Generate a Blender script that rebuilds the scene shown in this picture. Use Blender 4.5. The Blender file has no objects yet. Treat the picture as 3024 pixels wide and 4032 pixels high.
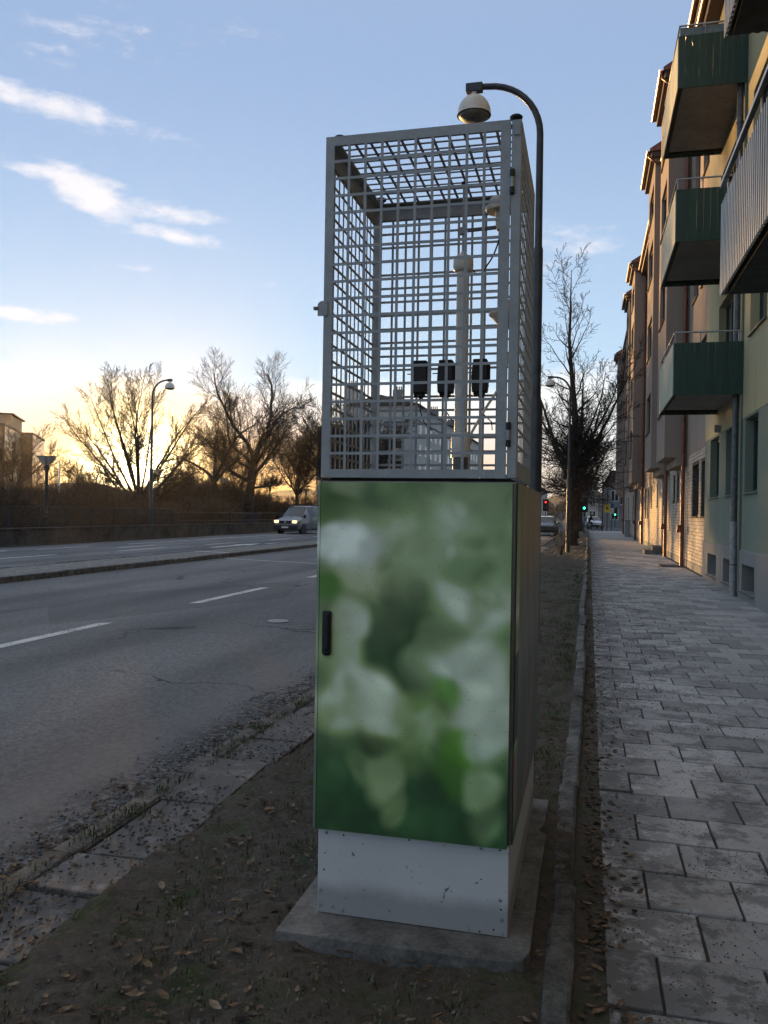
import bpy, math, random
from mathutils import Vector, Matrix
R = math.radians
sc = bpy.context.scene
COL = sc.collection
rnd = random.Random(7)

# ------------------------------------------------------------------ camera
YAW = R(13.87)
cam_d = bpy.data.cameras.new('camera')
cam = bpy.data.objects.new('camera', cam_d)
COL.objects.link(cam)
cam_d.sensor_fit = 'VERTICAL'
cam_d.sensor_height = 36
cam_d.lens = 29.2
cam_d.clip_start = .05
cam_d.clip_end = 3000
cam.matrix_world = (Matrix.Translation((0, 0, 1.53)) @ Matrix.Rotation(YAW, 4, 'Z')
                    @ Matrix.Rotation(R(90), 4, 'X') @ Matrix.Rotation(.016, 4, 'Z'))
sc.camera = cam

# ------------------------------------------------------------------ light
SUN_AZ = R(-30.6)      # clockwise from +Y (the street's direction)
SUN_EL = R(2.6)
SUN = Vector((math.sin(SUN_AZ) * math.cos(SUN_EL), math.cos(SUN_AZ) * math.cos(SUN_EL), math.sin(SUN_EL)))
sc.view_settings.view_transform = 'Standard'
sc.view_settings.look = 'None'
sc.view_settings.exposure = 1.5
sc.view_settings.gamma = 1.0
sun_d = bpy.data.lights.new('sun', 'SUN')
sun_d.energy = 3.3
sun_d.angle = R(.6)
sun_d.color = (1, .56, .20)
sun = bpy.data.objects.new('sun', sun_d)
COL.objects.link(sun)
sun.location = SUN * 100
sun.rotation_euler = SUN.to_track_quat('Z', 'Y').to_euler()


class NT:
    """small helper for node trees"""
    def __init__(s, tree):
        s.t = tree

    def n(s, typ, **kw):
        nd = s.t.nodes.new(typ)
        for k, v in kw.items():
            setattr(nd, k, v)
        return nd

    def put(s, sock, v):
        if hasattr(v, 'is_output'):
            s.t.links.new(v, sock)
        elif v is not None:
            if sock.type == 'RGBA' and len(v) == 3:
                v = (*v, 1)
            sock.default_value = v

    def m(s, op, a, b=None, c=None, clamp=False):
        nd = s.n('ShaderNodeMath', operation=op, use_clamp=clamp)
        for i, v in enumerate((a, b, c)):
            if v is not None:
                s.put(nd.inputs[i], v)
        return nd.outputs[0]

    def vm(s, op, a, b=None):
        nd = s.n('ShaderNodeVectorMath', operation=op)
        s.put(nd.inputs[0], a)
        if b is not None:
            s.put(nd.inputs[1], b)
        return nd.outputs['Value'] if op in ('LENGTH', 'DOT_PRODUCT', 'DISTANCE') else nd.outputs[0]

    def comb(s, x=0., y=0., z=0.):
        nd = s.n('ShaderNodeCombineXYZ')
        for i, v in enumerate((x, y, z)):
            s.put(nd.inputs[i], v)
        return nd.outputs[0]

    def sep(s, v):
        nd = s.n('ShaderNodeSeparateXYZ')
        s.put(nd.inputs[0], v)
        return nd.outputs

    def ss(s, x, a, b, o0=0., o1=1.):
        nd = s.n('ShaderNodeMapRange', interpolation_type='SMOOTHSTEP')
        for i, v in enumerate((x, a, b, o0, o1)):
            s.put(nd.inputs[i], v)
        return nd.outputs[0]

    def mix(s, f, a, b, blend='MIX'):
        nd = s.n('ShaderNodeMix', data_type='RGBA', blend_type=blend)
        s.put(nd.inputs[0], f)
        s.put(nd.inputs[6], a)
        s.put(nd.inputs[7], b)
        return nd.outputs[2]

    def noise(s, vec, scale=5., detail=4., rough=.55, dist=0.):
        nd = s.n('ShaderNodeTexNoise')
        if vec is not None:
            s.put(nd.inputs['Vector'], vec)
        nd.inputs['Scale'].default_value = scale
        nd.inputs['Detail'].default_value = detail
        nd.inputs['Roughness'].default_value = rough
        nd.inputs['Distortion'].default_value = dist
        return nd.outputs['Fac']

    def voro(s, vec, scale=5., feature='F1', out='Distance'):
        nd = s.n('ShaderNodeTexVoronoi', feature=feature)
        if vec is not None:
            s.put(nd.inputs['Vector'], vec)
        nd.inputs['Scale'].default_value = scale
        return nd.outputs[out]


def build_world():
    w = bpy.data.worlds.new('World')
    sc.world = w
    w.cycles.sampling_method = 'MANUAL'
    w.cycles.sample_map_resolution = 512
    w.use_nodes = True
    t = w.node_tree
    t.nodes.clear()
    g = NT(t)
    sky = g.n('ShaderNodeTexSky', sky_type='NISHITA', sun_disc=False)
    sky.sun_elevation = SUN_EL
    sky.sun_rotation = SUN_AZ
    sky.altitude = 0
    sky.air_density = 1.0
    sky.dust_density = .15
    sky.ozone_density = 3.2
    bg = g.n('ShaderNodeBackground')
    g.put(bg.inputs[0], sky.outputs[0])
    bg.inputs[1].default_value = .15
    d = g.vm('NORMALIZE', g.n('ShaderNodeTexCoord').outputs['Generated'])
    x, y, z = g.sep(d)
    az = g.m('MULTIPLY', g.m('ARCTAN2', x, y), 180 / math.pi)
    el = g.m('MULTIPLY', g.m('ARCSINE', z), 180 / math.pi)
    near = g.m('MAXIMUM', g.vm('DOT_PRODUCT', d, tuple(SUN)), 0.)      # 1 towards the sun
    # streak clouds, in degrees
    nz = g.noise(g.comb(g.m('MULTIPLY', az, .16), g.m('MULTIPLY', el, .5), 3.), 1.0, 6., .62, .35)
    nb = g.noise(g.comb(g.m('MULTIPLY', az, .5), g.m('MULTIPLY', el, 1.3), 8.), 1.0, 5., .6, .2)
    M = None
    for (a0, e0, ra, re, tilt, k) in ((-37, 24.2, 7.5, 1.3, -.09, 1.), (-30, 23.4, 5.5, .9, -.05, .62), (-36.5, 20.4, 5.5, .8, -.02, .85),
                                      (-33.6, 19.4, 2.9, 1.9, -.35, 1.1), (-29.5, 19.0, 5.0, .9, -.04, .95),
                                      (-27.8, 17.6, 4.4, .8, -.10, .85), (-38.5, 12.0, 4.5, .8, -.02, .9),
                                      (-30.5, 15.5, 1.7, .5, 0, .7), (-22.6, 15.0, 2.0, .4, 0, .6), (-1.5, 17.5, 4.6, 3.0, .2, .55), (0, 8.8, 7, 3.2, .2, .62),
                                      (-30, 29, 11, 3.0, .2, .42), (-29, 33, 9, 2.4, .25, .40),
                                      (75, 20, 20, 2.0, .03, .9), (150, 16, 22, 2.0, .0, .9), (-95, 20, 22, 2.0, .02, .9)):
        da = g.m('SUBTRACT', az, a0)
        de = g.m('SUBTRACT', g.m('SUBTRACT', el, e0), g.m('MULTIPLY', da, tilt))
        q = g.m('SQRT', g.m('ADD', g.m('POWER', g.m('DIVIDE', da, ra), 2.), g.m('POWER', g.m('DIVIDE', de, re * .72), 2.)))
        v = g.m('MULTIPLY', g.ss(q, 1.7, .0), k)
        M = v if M is None else g.m('MAXIMUM', M, v)
    n2 = g.m('ADD', g.m('MULTIPLY', nz, .6), g.m('MULTIPLY', nb, .4))
    a1 = g.m('MULTIPLY', g.ss(g.m('ADD', M, g.m('MULTIPLY', g.m('SUBTRACT', n2, .5), 2.6)), .30, 1.15), .78)
    a1 = g.m('MULTIPLY', a1, g.ss(M, 0., .25))
    # the bright bank of cloud low on the sunset side
    puff = g.noise(g.comb(g.m('MULTIPLY', az, .11), g.m('MULTIPLY', el, .22), 1.5), 1.0, 5., .55)
    top = g.m('ADD', 8.8, g.m('MULTIPLY', g.m('SUBTRACT', puff, .5), 5.5))
    side = g.ss(near, .55, .93)
    a2 = g.m('MULTIPLY', g.ss(g.m('SUBTRACT', top, el), -.5, .9), side)
    glow = g.m('POWER', near, 240.)
    core = g.m('POWER', near, 1500.)
    low = g.ss(el, 8.5, 1.)
    c2 = g.mix(g.m('MULTIPLY', low, g.ss(near, .80, .99)), (.385, .39, .385), (.34, .175, .048))
    c2 = g.mix(glow, c2, (.52, .37, .15))
    c2 = g.mix(g.m('POWER', near, 520.), c2, (1.1, .74, .26))
    c2 = g.mix(core, c2, (7., 5.6, 3.0))
    a2 = g.m('MAXIMUM', g.m('MULTIPLY', a2, g.ss(el, -6., 2., .55, .93)), g.m('MULTIPLY', core, .98))
    c1 = g.mix(glow, (.40, .375, .37), (.5, .44, .34))
    bg1 = g.n('ShaderNodeBackground')
    g.put(bg1.inputs[0], c1)
    bg2 = g.n('ShaderNodeBackground')
    g.put(bg2.inputs[0], c2)
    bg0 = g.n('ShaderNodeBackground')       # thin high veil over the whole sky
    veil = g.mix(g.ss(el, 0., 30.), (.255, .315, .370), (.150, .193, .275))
    g.put(bg0.inputs[0], g.mix(g.ss(el, 28., 62.), veil, (.275, .285, .300)))      # unseen sky overhead whitened to brighten the ground
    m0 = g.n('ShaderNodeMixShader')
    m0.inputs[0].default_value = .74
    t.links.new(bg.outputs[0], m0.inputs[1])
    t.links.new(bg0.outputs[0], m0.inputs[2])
    m1 = g.n('ShaderNodeMixShader')
    g.put(m1.inputs[0], a1)
    t.links.new(m0.outputs[0], m1.inputs[1])
    t.links.new(bg1.outputs[0], m1.inputs[2])
    m2 = g.n('ShaderNodeMixShader')
    g.put(m2.inputs[0], a2)
    t.links.new(m1.outputs[0], m2.inputs[1])
    t.links.new(bg2.outputs[0], m2.inputs[2])
    out = g.n('ShaderNodeOutputWorld')
    t.links.new(m2.outputs[0], out.inputs[0])


build_world()
sc.render.engine = 'CYCLES'
sc.cycles.use_denoising = True
sc.cycles.max_bounces = 6
sc.cycles.diffuse_bounces = 3
sc.cycles.glossy_bounces = 3
sc.cycles.transmission_bounces = 4
sc.cycles.sample_clamp_indirect = 3
sc.cycles.sample_clamp_direct = 12

# ------------------------------------------------------------------ materials
MATS = {}


def mat(name, col, rough=.8, var=.25, scale=6., bump=0., bscale=40., metal=0., col2=None, spec=.4, perobj=0., island=0., coord='Object', stretch=None, coat=0.):
    """plain surface with two scales of colour noise, optional bump, per-object or per-island tint"""
    if name in MATS:
        return MATS[name]
    m = bpy.data.materials.new(name)
    m.use_nodes = True
    g = NT(m.node_tree)
    b = m.node_tree.nodes['Principled BSDF']
    v = g.n('ShaderNodeTexCoord').outputs[coord] if coord != 'World' else g.n('ShaderNodeNewGeometry').outputs['Position']
    vec = v
    if stretch:
        vec = g.vm('MULTIPLY', v, stretch)
    n1 = g.noise(vec, scale, 6., .6)
    n2 = g.noise(vec, scale * 7.3, 4., .6)
    f = g.ss(g.m('ADD', g.m('MULTIPLY', n1, .65), g.m('MULTIPLY', n2, .35)), .3, .7)
    c2 = col2 or tuple(max(0, c * (1 - 2 * var)) for c in col)
    c1 = col if col2 else tuple(c * (1 + var) for c in col)
    c = g.mix(f, c1, c2)
    if perobj or island:
        r = g.n('ShaderNodeObjectInfo').outputs['Random'] if perobj else g.n('ShaderNodeNewGeometry').outputs['Random Per Island']
        k = perobj or island
        s = g.m('ADD', 1 - k, g.m('MULTIPLY', r, 2 * k))
        c = g.mix(1., c, g.comb(s, s, s), 'MULTIPLY')
    g.put(b.inputs['Base Color'], c)
    b.inputs['Metallic'].default_value = metal
    b.inputs['Specular IOR Level'].default_value = spec
    g.put(b.inputs['Roughness'], g.m('ADD', rough - .06, g.m('MULTIPLY', n1, .12)))
    if coat:
        b.inputs['Coat Weight'].default_value = coat
    if bump:
        bn = g.n('ShaderNodeBump')
        bn.inputs['Strength'].default_value = bump
        bn.inputs['Distance'].default_value = .01
        g.put(bn.inputs['Height'], g.noise(v, bscale, 5., .65))
        g.put(b.inputs['Normal'], bn.outputs[0])
    MATS[name] = m
    return m


def emis(name, col, strength, base=(.02, .02, .02)):
    m = bpy.data.materials.new(name)
    m.use_nodes = True
    b = m.node_tree.nodes['Principled BSDF']
    b.inputs['Base Color'].default_value = (*base, 1)
    b.inputs['Emission Color'].default_value = (*col, 1)
    b.inputs['Emission Strength'].default_value = strength
    MATS[name] = m
    return m


def glass(name, col=(.015, .02, .022), rough=.06):
    m = bpy.data.materials.new(name)
    m.use_nodes = True
    g = NT(m.node_tree)
    b = m.node_tree.nodes['Principled BSDF']
    b.inputs['Base Color'].default_value = (*col, 1)
    b.inputs['Roughness'].default_value = rough
    b.inputs['Specular IOR Level'].default_value = .6
    bn = g.n('ShaderNodeBump')
    bn.inputs['Strength'].default_value = .03
    g.put(bn.inputs['Height'], g.noise(g.n('ShaderNodeTexCoord').outputs['Object'], 2., 2., .5))
    g.put(b.inputs['Normal'], bn.outputs[0])
    MATS[name] = m
    return m


def mat_asphalt():
    m = bpy.data.materials.new('asphalt')
    m.use_nodes = True
    g = NT(m.node_tree)
    b = m.node_tree.nodes['Principled BSDF']
    p = g.n('ShaderNodeNewGeometry').outputs['Position']
    x, y, z = g.sep(p)
    grain = g.voro(p, 95., out='Color')
    gr = g.sep(grain)[0]
    fine = g.noise(p, 140., 3., .7)
    big = g.noise(g.vm('MULTIPLY', p, (1., .25, 1.)), .55, 5., .55)
    coarse = g.sep(g.voro(p, 34., out='Color'))[1]
    c = g.mix(g.m('ADD', g.m('MULTIPLY', gr, .6), g.m('MULTIPLY', coarse, .4)), (.070, .071, .072), (.270, .270, .268))
    c = g.mix(g.ss(fine, .62, .74), c, (.28, .28, .28))
    c = g.mix(g.ss(big, .35, .7), c, g.mix(1., c, (.62, .63, .65), 'MULTIPLY'))
    # wheel tracks are polished a little darker
    tr = g.m('ABSOLUTE', g.m('SUBTRACT', g.m('PINGPONG', g.m('ADD', x, 6.6), 2.05), 1.05))
    c = g.mix(g.m('MULTIPLY', g.ss(tr, .55, .1), .28), c, (.035, .036, .04))
    crack = g.voro(g.vm('ADD', p, g.vm('MULTIPLY', g.comb(g.noise(p, 1.1, 4., .6), g.noise(p, 1.4, 4., .6), 0.), (1.2, 1.2, 0.))), .33, feature='DISTANCE_TO_EDGE')
    c = g.mix(g.m('MULTIPLY', g.ss(crack, .008, .002), g.ss(g.noise(p, .35, 3., .5), .50, .60)), c, (.02, .02, .02))
    pat = g.sep(g.voro(g.vm('MULTIPLY', p, (.45, .16, 0.)), 1., out='Color'))[0]
    c = g.mix(g.m('MULTIPLY', g.ss(pat, .74, .76), .35), c, (.05, .05, .052))
    # grit washed up along the kerbs
    edge = g.m('ADD', x, g.m('MULTIPLY', g.m('SUBTRACT', g.noise(p, 2.2, 6., .7), .5), .55))
    e = g.m('MULTIPLY', g.ss(edge, -2.95, -2.5), g.ss(g.noise(p, 26., 5., .75), .40, .56))
    c = g.mix(e, c, (.020, .019, .017))
    dust = g.m('MULTIPLY', g.ss(edge, -3.5, -2.95), g.ss(edge, -2.65, -2.95))
    c = g.mix(g.m('MULTIPLY', dust, .45), c, (.15, .145, .14))
    g.put(b.inputs['Base Color'], c)
    g.put(b.inputs['Roughness'], g.m('ADD', .68, g.m('MULTIPLY', gr, .25)))
    b.inputs['Specular IOR Level'].default_value = .28
    bn = g.n('ShaderNodeBump')
    bn.inputs['Strength'].default_value = .55
    bn.inputs['Distance'].default_value = .006
    g.put(bn.inputs['Height'], g.m('ADD', g.m('MULTIPLY', gr, .7), fine))
    g.put(b.inputs['Normal'], bn.outputs[0])
    MATS['asphalt'] = m


def mat_slab(name, base=(.20, .205, .21), dirt_edge=None):
    """concrete paving: cement mottling, grit and moss; dirt thickest beside the planting strip"""
    m = bpy.data.materials.new(name)
    m.use_nodes = True
    g = NT(m.node_tree)
    b = m.node_tree.nodes['Principled BSDF']
    p = g.n('ShaderNodeNewGeometry').outputs['Position']
    x, y, z = g.sep(p)
    r = g.n('ShaderNodeObjectInfo').outputs['Random'] if name != 'slab_far' else g.n('ShaderNodeNewGeometry').outputs['Random Per Island']
    k = g.m('ADD', .68, g.m('MULTIPLY', r, .58))
    mott = g.noise(p, 9., 6., .65)
    c = g.mix(mott, tuple(v * .72 for v in base), tuple(v * 1.25 for v in base))
    c = g.mix(1., c, g.comb(k, k, g.m('MULTIPLY', k, 1.02)), 'MULTIPLY')
    c = g.mix(g.ss(g.noise(p, 210., 2., .6), .60, .72), c, (.30, .30, .30))
    speck = g.ss(g.noise(p, 42., 5., .75), .585, .66)
    a, bb = dirt_edge or (2.1, .1)
    wob = g.m('ADD', x, g.m('MULTIPLY', g.m('SUBTRACT', g.noise(p, 1.6, 6., .7), .5), 1.9))
    dens = g.ss(wob, a, bb)
    patch = g.m('MAXIMUM', g.ss(g.noise(p, 3.1, 6., .75), .475, .575), g.m('MULTIPLY', g.ss(x, .62, .15), g.ss(g.noise(p, 7., 6., .75), .40, .52)))
    d = g.m('MULTIPLY', g.m('MAXIMUM', g.m('MULTIPLY', dens, patch), g.m('MULTIPLY', speck, g.m('ADD', .35, g.m('MULTIPLY', dens, .65)))), .72)
    c = g.mix(d, c, g.mix(g.noise(p, 14., 3., .6), (.030, .031, .027), (.075, .068, .058)))
    g.put(b.inputs['Base Color'], c)
    g.put(b.inputs['Roughness'], g.m('ADD', .62, g.m('MULTIPLY', mott, .25)))
    b.inputs['Specular IOR Level'].default_value = .35
    bn = g.n('ShaderNodeBump')
    bn.inputs['Strength'].default_value = .35
    bn.inputs['Distance'].default_value = .004
    g.put(bn.inputs['Height'], g.m('ADD', g.noise(p, 120., 4., .7), g.m('MULTIPLY', d, .8)))
    g.put(b.inputs['Normal'], bn.outputs[0])
    MATS[name] = m


def mat_soil():
    m = bpy.data.materials.new('soil')
    m.use_nodes = True
    g = NT(m.node_tree)
    b = m.node_tree.nodes['Principled BSDF']
    p = g.n('ShaderNodeNewGeometry').outputs['Position']
    n1 = g.noise(p, 3.5, 6., .65)
    n2 = g.noise(p, 38., 5., .7)
    c = g.mix(n2, (.036, .031, .025), (.170, .146, .120))
    c = g.mix(g.m('MULTIPLY', g.ss(n1, .48, .66), .75), c, (.060, .080, .036))
    c = g.mix(g.ss(g.voro(p, 60., out='Distance'), .22, .1), c, (.13, .12, .11))
    g.put(b.inputs['Base Color'], c)
    b.inputs['Roughness'].default_value = .95
    b.inputs['Specular IOR Level'].default_value = .15
    bn = g.n('ShaderNodeBump')
    bn.inputs['Strength'].default_value = .9
    bn.inputs['Distance'].default_value = .02
    g.put(bn.inputs['Height'], g.noise(p, 45., 6., .75))
    g.put(b.inputs['Normal'], bn.outputs[0])
    MATS['soil'] = m


def mat_plaster(name, base, stain=(.10, .10, .09), amount=.35, lowz=None):
    """painted render with rain streaks that run down from sills and pipes"""
    m = bpy.data.materials.new(name)
    m.use_nodes = True
    g = NT(m.node_tree)
    b = m.node_tree.nodes['Principled BSDF']
    p = g.n('ShaderNodeNewGeometry').outputs['Position']
    n1 = g.noise(p, .8, 6., .6)
    st = g.noise(g.vm('MULTIPLY', p, (2.2, 2.2, .22)), 1.3, 6., .65)
    c = g.mix(n1, tuple(v * .82 for v in base), tuple(v * 1.14 for v in base))
    c = g.mix(g.m('MULTIPLY', g.ss(st, .52, .72), amount), c, stain)
    c = g.mix(g.m('MULTIPLY', g.noise(p, 60., 3., .6), .25), c, tuple(v * .6 for v in base))
    g.put(b.inputs['Base Color'], c)
    b.inputs['Roughness'].default_value = .9
    b.inputs['Specular IOR Level'].default_value = .2
    bn = g.n('ShaderNodeBump')
    bn.inputs['Strength'].default_value = .35
    bn.inputs['Distance'].default_value = .004
    g.put(bn.inputs['Height'], g.noise(p, 90., 4., .7))
    g.put(b.inputs['Normal'], bn.outputs[0])
    MATS[name] = m


def mat_print(name, rough=.38):
    """colour printed on foil, held as a colour attribute of the sheet"""
    m = bpy.data.materials.new(name)
    m.use_nodes = True
    g = NT(m.node_tree)
    b = m.node_tree.nodes['Principled BSDF']
    a = g.n('ShaderNodeAttribute', attribute_name='print')
    v = g.n('ShaderNodeTexCoord').outputs['Object']
    c = g.mix(g.ss(g.noise(v, 160., 3., .7), .64, .74), a.outputs['Color'], (.02, .03, .02))
    c = g.mix(g.m('MULTIPLY', g.noise(v, 420., 2., .6), .05), c, (.30, .34, .32))
    g.put(b.inputs['Base Color'], c)
    g.put(b.inputs['Roughness'], g.m('ADD', rough, g.m('MULTIPLY', g.noise(v, 7., 5., .6), .2)))
    b.inputs['Specular IOR Level'].default_value = .4
    bn = g.n('ShaderNodeBump')
    bn.inputs['Strength'].default_value = .12
    bn.inputs['Distance'].default_value = .002
    g.put(bn.inputs['Height'], g.noise(v, 240., 2., .6))
    g.put(b.inputs['Normal'], bn.outputs[0])
    MATS[name] = m


def mat_plinth():
    """light grey powder coat, knocked and scratched"""
    m = bpy.data.materials.new('plinth_paint')
    m.use_nodes = True
    g = NT(m.node_tree)
    b = m.node_tree.nodes['Principled BSDF']
    v = g.n('ShaderNodeTexCoord').outputs['Object']
    n = g.noise(v, 8., 5., .6)
    c = g.mix(n, (.48, .49, .50), (.60, .61, .62))
    sc1 = g.ss(g.noise(g.vm('MULTIPLY', v, (26., 26., 9.)), 1., 3., .6, .8), .685, .71)
    sc2 = g.ss(g.noise(g.vm('MULTIPLY', v, (60., 60., 55.)), 1., 2., .5), .715, .735)
    c = g.mix(g.m('MULTIPLY', g.m('MAXIMUM', sc1, sc2), .9), c, (.05, .05, .055))
    x, y, z = g.sep(v)
    c = g.mix(g.m('MULTIPLY', g.ss(g.m('ADD', z, g.m('MULTIPLY', n, .06)), .17, .10), .55), c, (.10, .095, .085))
    c = g.mix(g.m('MULTIPLY', g.noise(v, 330., 2., .6), .3), c, (.30, .31, .32))
    g.put(b.inputs['Base Color'], c)
    b.inputs['Roughness'].default_value = .55
    bn = g.n('ShaderNodeBump')
    bn.inputs['Strength'].default_value = .15
    bn.inputs['Distance'].default_value = .002
    g.put(bn.inputs['Height'], g.noise(v, 300., 2., .6))
    g.put(b.inputs['Normal'], bn.outputs[0])
    MATS['plinth_paint'] = m


mat_asphalt()
mat_slab('slab', (.37, .355, .335))
mat_slab('slab_far', (.37, .355, .335))
mat_slab('edge_slab', (.15, .14, .13), (9., 8.))
mat_slab('median_slab', (.26, .245, .225), (9., 8.))
mat_soil()
mat_plaster('plaster_yellow', (.46, .40, .235), (.20, .19, .14), .5)
mat_plaster('plaster_green', (.20, .235, .185), (.10, .11, .09), .4)
mat_plaster('plaster_plinth', (.23, .235, .225), (.08, .08, .075), .5)
mat_plaster('plaster_brown', (.31, .25, .205), (.16, .125, .10), .35)
mat_plaster('plaster_pale', (.40, .40, .38), (.2, .2, .19), .3)
mat_plaster('plaster_grey', (.20, .20, .20), (.1, .1, .1), .3)
mat_print('print')
mat_plinth()
mat('cage_paint', (.29, .315, .335), .5, .10, 12., .1, 220.)
mat('body_steel', (.20, .19, .16), .32, .25, 3., .06, 120., metal=.55, stretch=(1, 1, .15))
mat('concrete', (.15, .148, .138), .92, .30, 7., .6, 60.)
mat('granite', (.13, .125, .115), .9, .40, 9., .9, 60., perobj=.25)
mat('black_plastic', (.012, .012, .014), .5, .2, 20.)
mat('black_matt', (.010, .010, .010), .75, .2, 20.)
mat('white_plastic', (.62, .60, .54), .45, .12, 10.)
mat('pipe_white', (.55, .55, .53), .4, .10, 8.)
mat('galv', (.30, .31, .32), .45, .18, 15., metal=.4)
mat('galv_dark', (.12, .125, .13), .5, .2, 15., metal=.4)
mat('lamp_post', (.045, .05, .055), .38, .2, 10., metal=.2)
mat('lamp_cream', (.62, .59, .52), .4, .10, 8.)
mat('lamp_inside', (.16, .15, .13), .5, .2, 8.)
mat('lamp_bowl', (.45, .44, .40), .3, .15, 8.)
def mat_line():
    m = bpy.data.materials.new('paint_line')
    m.use_nodes = True
    g = NT(m.node_tree)
    b = m.node_tree.nodes['Principled BSDF']
    p = g.n('ShaderNodeNewGeometry').outputs['Position']
    w = g.m('ADD', g.m('MULTIPLY', g.noise(p, 34., 5., .7), .6), g.m('MULTIPLY', g.noise(p, 3., 4., .6), .4))
    g.put(b.inputs['Base Color'], g.mix(g.ss(w, .52, .60), g.mix(g.noise(p, 6., 4., .6), (.46, .46, .45), (.66, .66, .64)), (.12, .12, .12)))
    b.inputs['Roughness'].default_value = .75
    MATS['paint_line'] = m


mat_line()
mat('leaf_litter', (.115, .075, .042), .85, .35, 30., island=.75)
mat('leaf_pale', (.17, .13, .085), .85, .25, 30., island=.5)
mat('grit', (.048, .044, .040), .9, .3, 30., island=.6)
mat('stone_chip', (.105, .10, .092), .85, .3, 30., island=.7)
mat('grass_blade', (.085, .100, .045), .8, .4, 20., island=.6)
mat('brick', (.46, .41, .335), .85, .18, 10., .4, 90., perobj=.16, col2=(.36, .31, .25))
mat('brick_far', (.46, .41, .335), .85, .18, 10., .4, 90., island=.16, col2=(.36, .31, .25))
mat('mortar', (.10, .085, .07), .95, .3, 12.)
mat('brown_frame', (.075, .045, .032), .6, .2, 8.)
mat('green_frame', (.028, .062, .050), .5, .2, 8.)
mat('white_frame', (.55, .55, .52), .5, .1, 8.)
mat('copper_brown', (.20, .075, .045), .38, .25, 6., metal=.35)
mat('roof_tile', (.24, .095, .060), .75, .25, 4., .5, 30.)
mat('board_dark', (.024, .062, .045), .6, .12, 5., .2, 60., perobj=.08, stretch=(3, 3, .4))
mat('board_pale', (.36, .385, .29), .65, .12, 5., .3, 60., perobj=.07, stretch=(3, 3, .4))
mat('slab_soffit', (.27, .26, .245), .9, .14, 1.2, .3, 60.)
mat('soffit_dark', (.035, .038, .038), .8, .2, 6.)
mat('sheet_grey', (.30, .31, .29), .42, .15, 3., metal=.15, stretch=(1, 1, .2))
mat('rail_metal', (.34, .34, .33), .35, .15, 10., metal=.5)
mat('wind_cloth', (.15, .21, .235), .6, .15, 10.)
mat('bark_dark', (.045, .036, .028), .95, .3, 8., .8, 40.)
mat('bark_brown', (.085, .058, .036), .95, .3, 8., .6, 40.)
mat('twig_brown', (.125, .080, .045), .95, .3, 3.)
mat('twig_dark', (.032, .026, .021), .95, .3, 3.)
mat('wall_dark', (.060, .056, .050), .9, .35, 1.2, .5, 20., coord='World')
mat('rail_dark', (.030, .032, .034), .5, .2, 8.)
mat('park_ground', (.055, .052, .036), .95, .4, .5, .5, 10., coord='World')
mat('wood_far', (.035, .032, .028), 1., .4, .08, coord='World')
mat('dark_brick', (.070, .058, .048), .9, .25, 4., .3, 30.)
mat('balcony_glass', (.50, .47, .38), .16, .12, 2., spec=.6)
mat('van_paint', (.20, .215, .24), .28, .06, 3., metal=.35, coat=.5)
mat('car_paint', (.020, .022, .025), .25, .1, 3., metal=.3, coat=.6)
mat('car_paint_white', (.45, .46, .47), .25, .1, 3., coat=.6)
mat('rubber', (.012, .012, .012), .8, .2, 10.)
mat('rim', (.25, .25, .26), .35, .15, 10., metal=.7)
mat('cloth_dark', (.020, .022, .028), .9, .3, 20.)
mat('skin', (.42, .26, .19), .6, .1, 10.)
mat('hair_dark', (.03, .024, .02), .8, .2, 20.)
mat('helmet', (.36, .34, .31), .5, .1, 10.)
mat('sign_white', (.55, .56, .57), .5, .08, 5.)
mat('sign_ink', (.03, .035, .05), .5, .1, 5.)
mat('sign_yellow', (.60, .43, .03), .5, .1, 5.)
mat('sign_blue', (.03, .09, .32), .5, .1, 5.)
mat('tent_cloth', (.55, .56, .57), .7, .12, 2.)
mat('paper', (.62, .61, .57), .7, .1, 20.)
mat('rust', (.12, .06, .035), .8, .3, 20.)
glass('pane')
glass('pane_bright', (.05, .06, .06), .04)
emis('lit_headlight', (1., .66, .26), 1.1)
emis('lit_headlight_white', (1., .85, .55), 5.)
emis('lit_red', (1., .03, .02), 1.2)
emis('lit_green', (.05, 1., .42), 2.2)
emis('lit_amber', (1., .42, .03), 3.)

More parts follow.
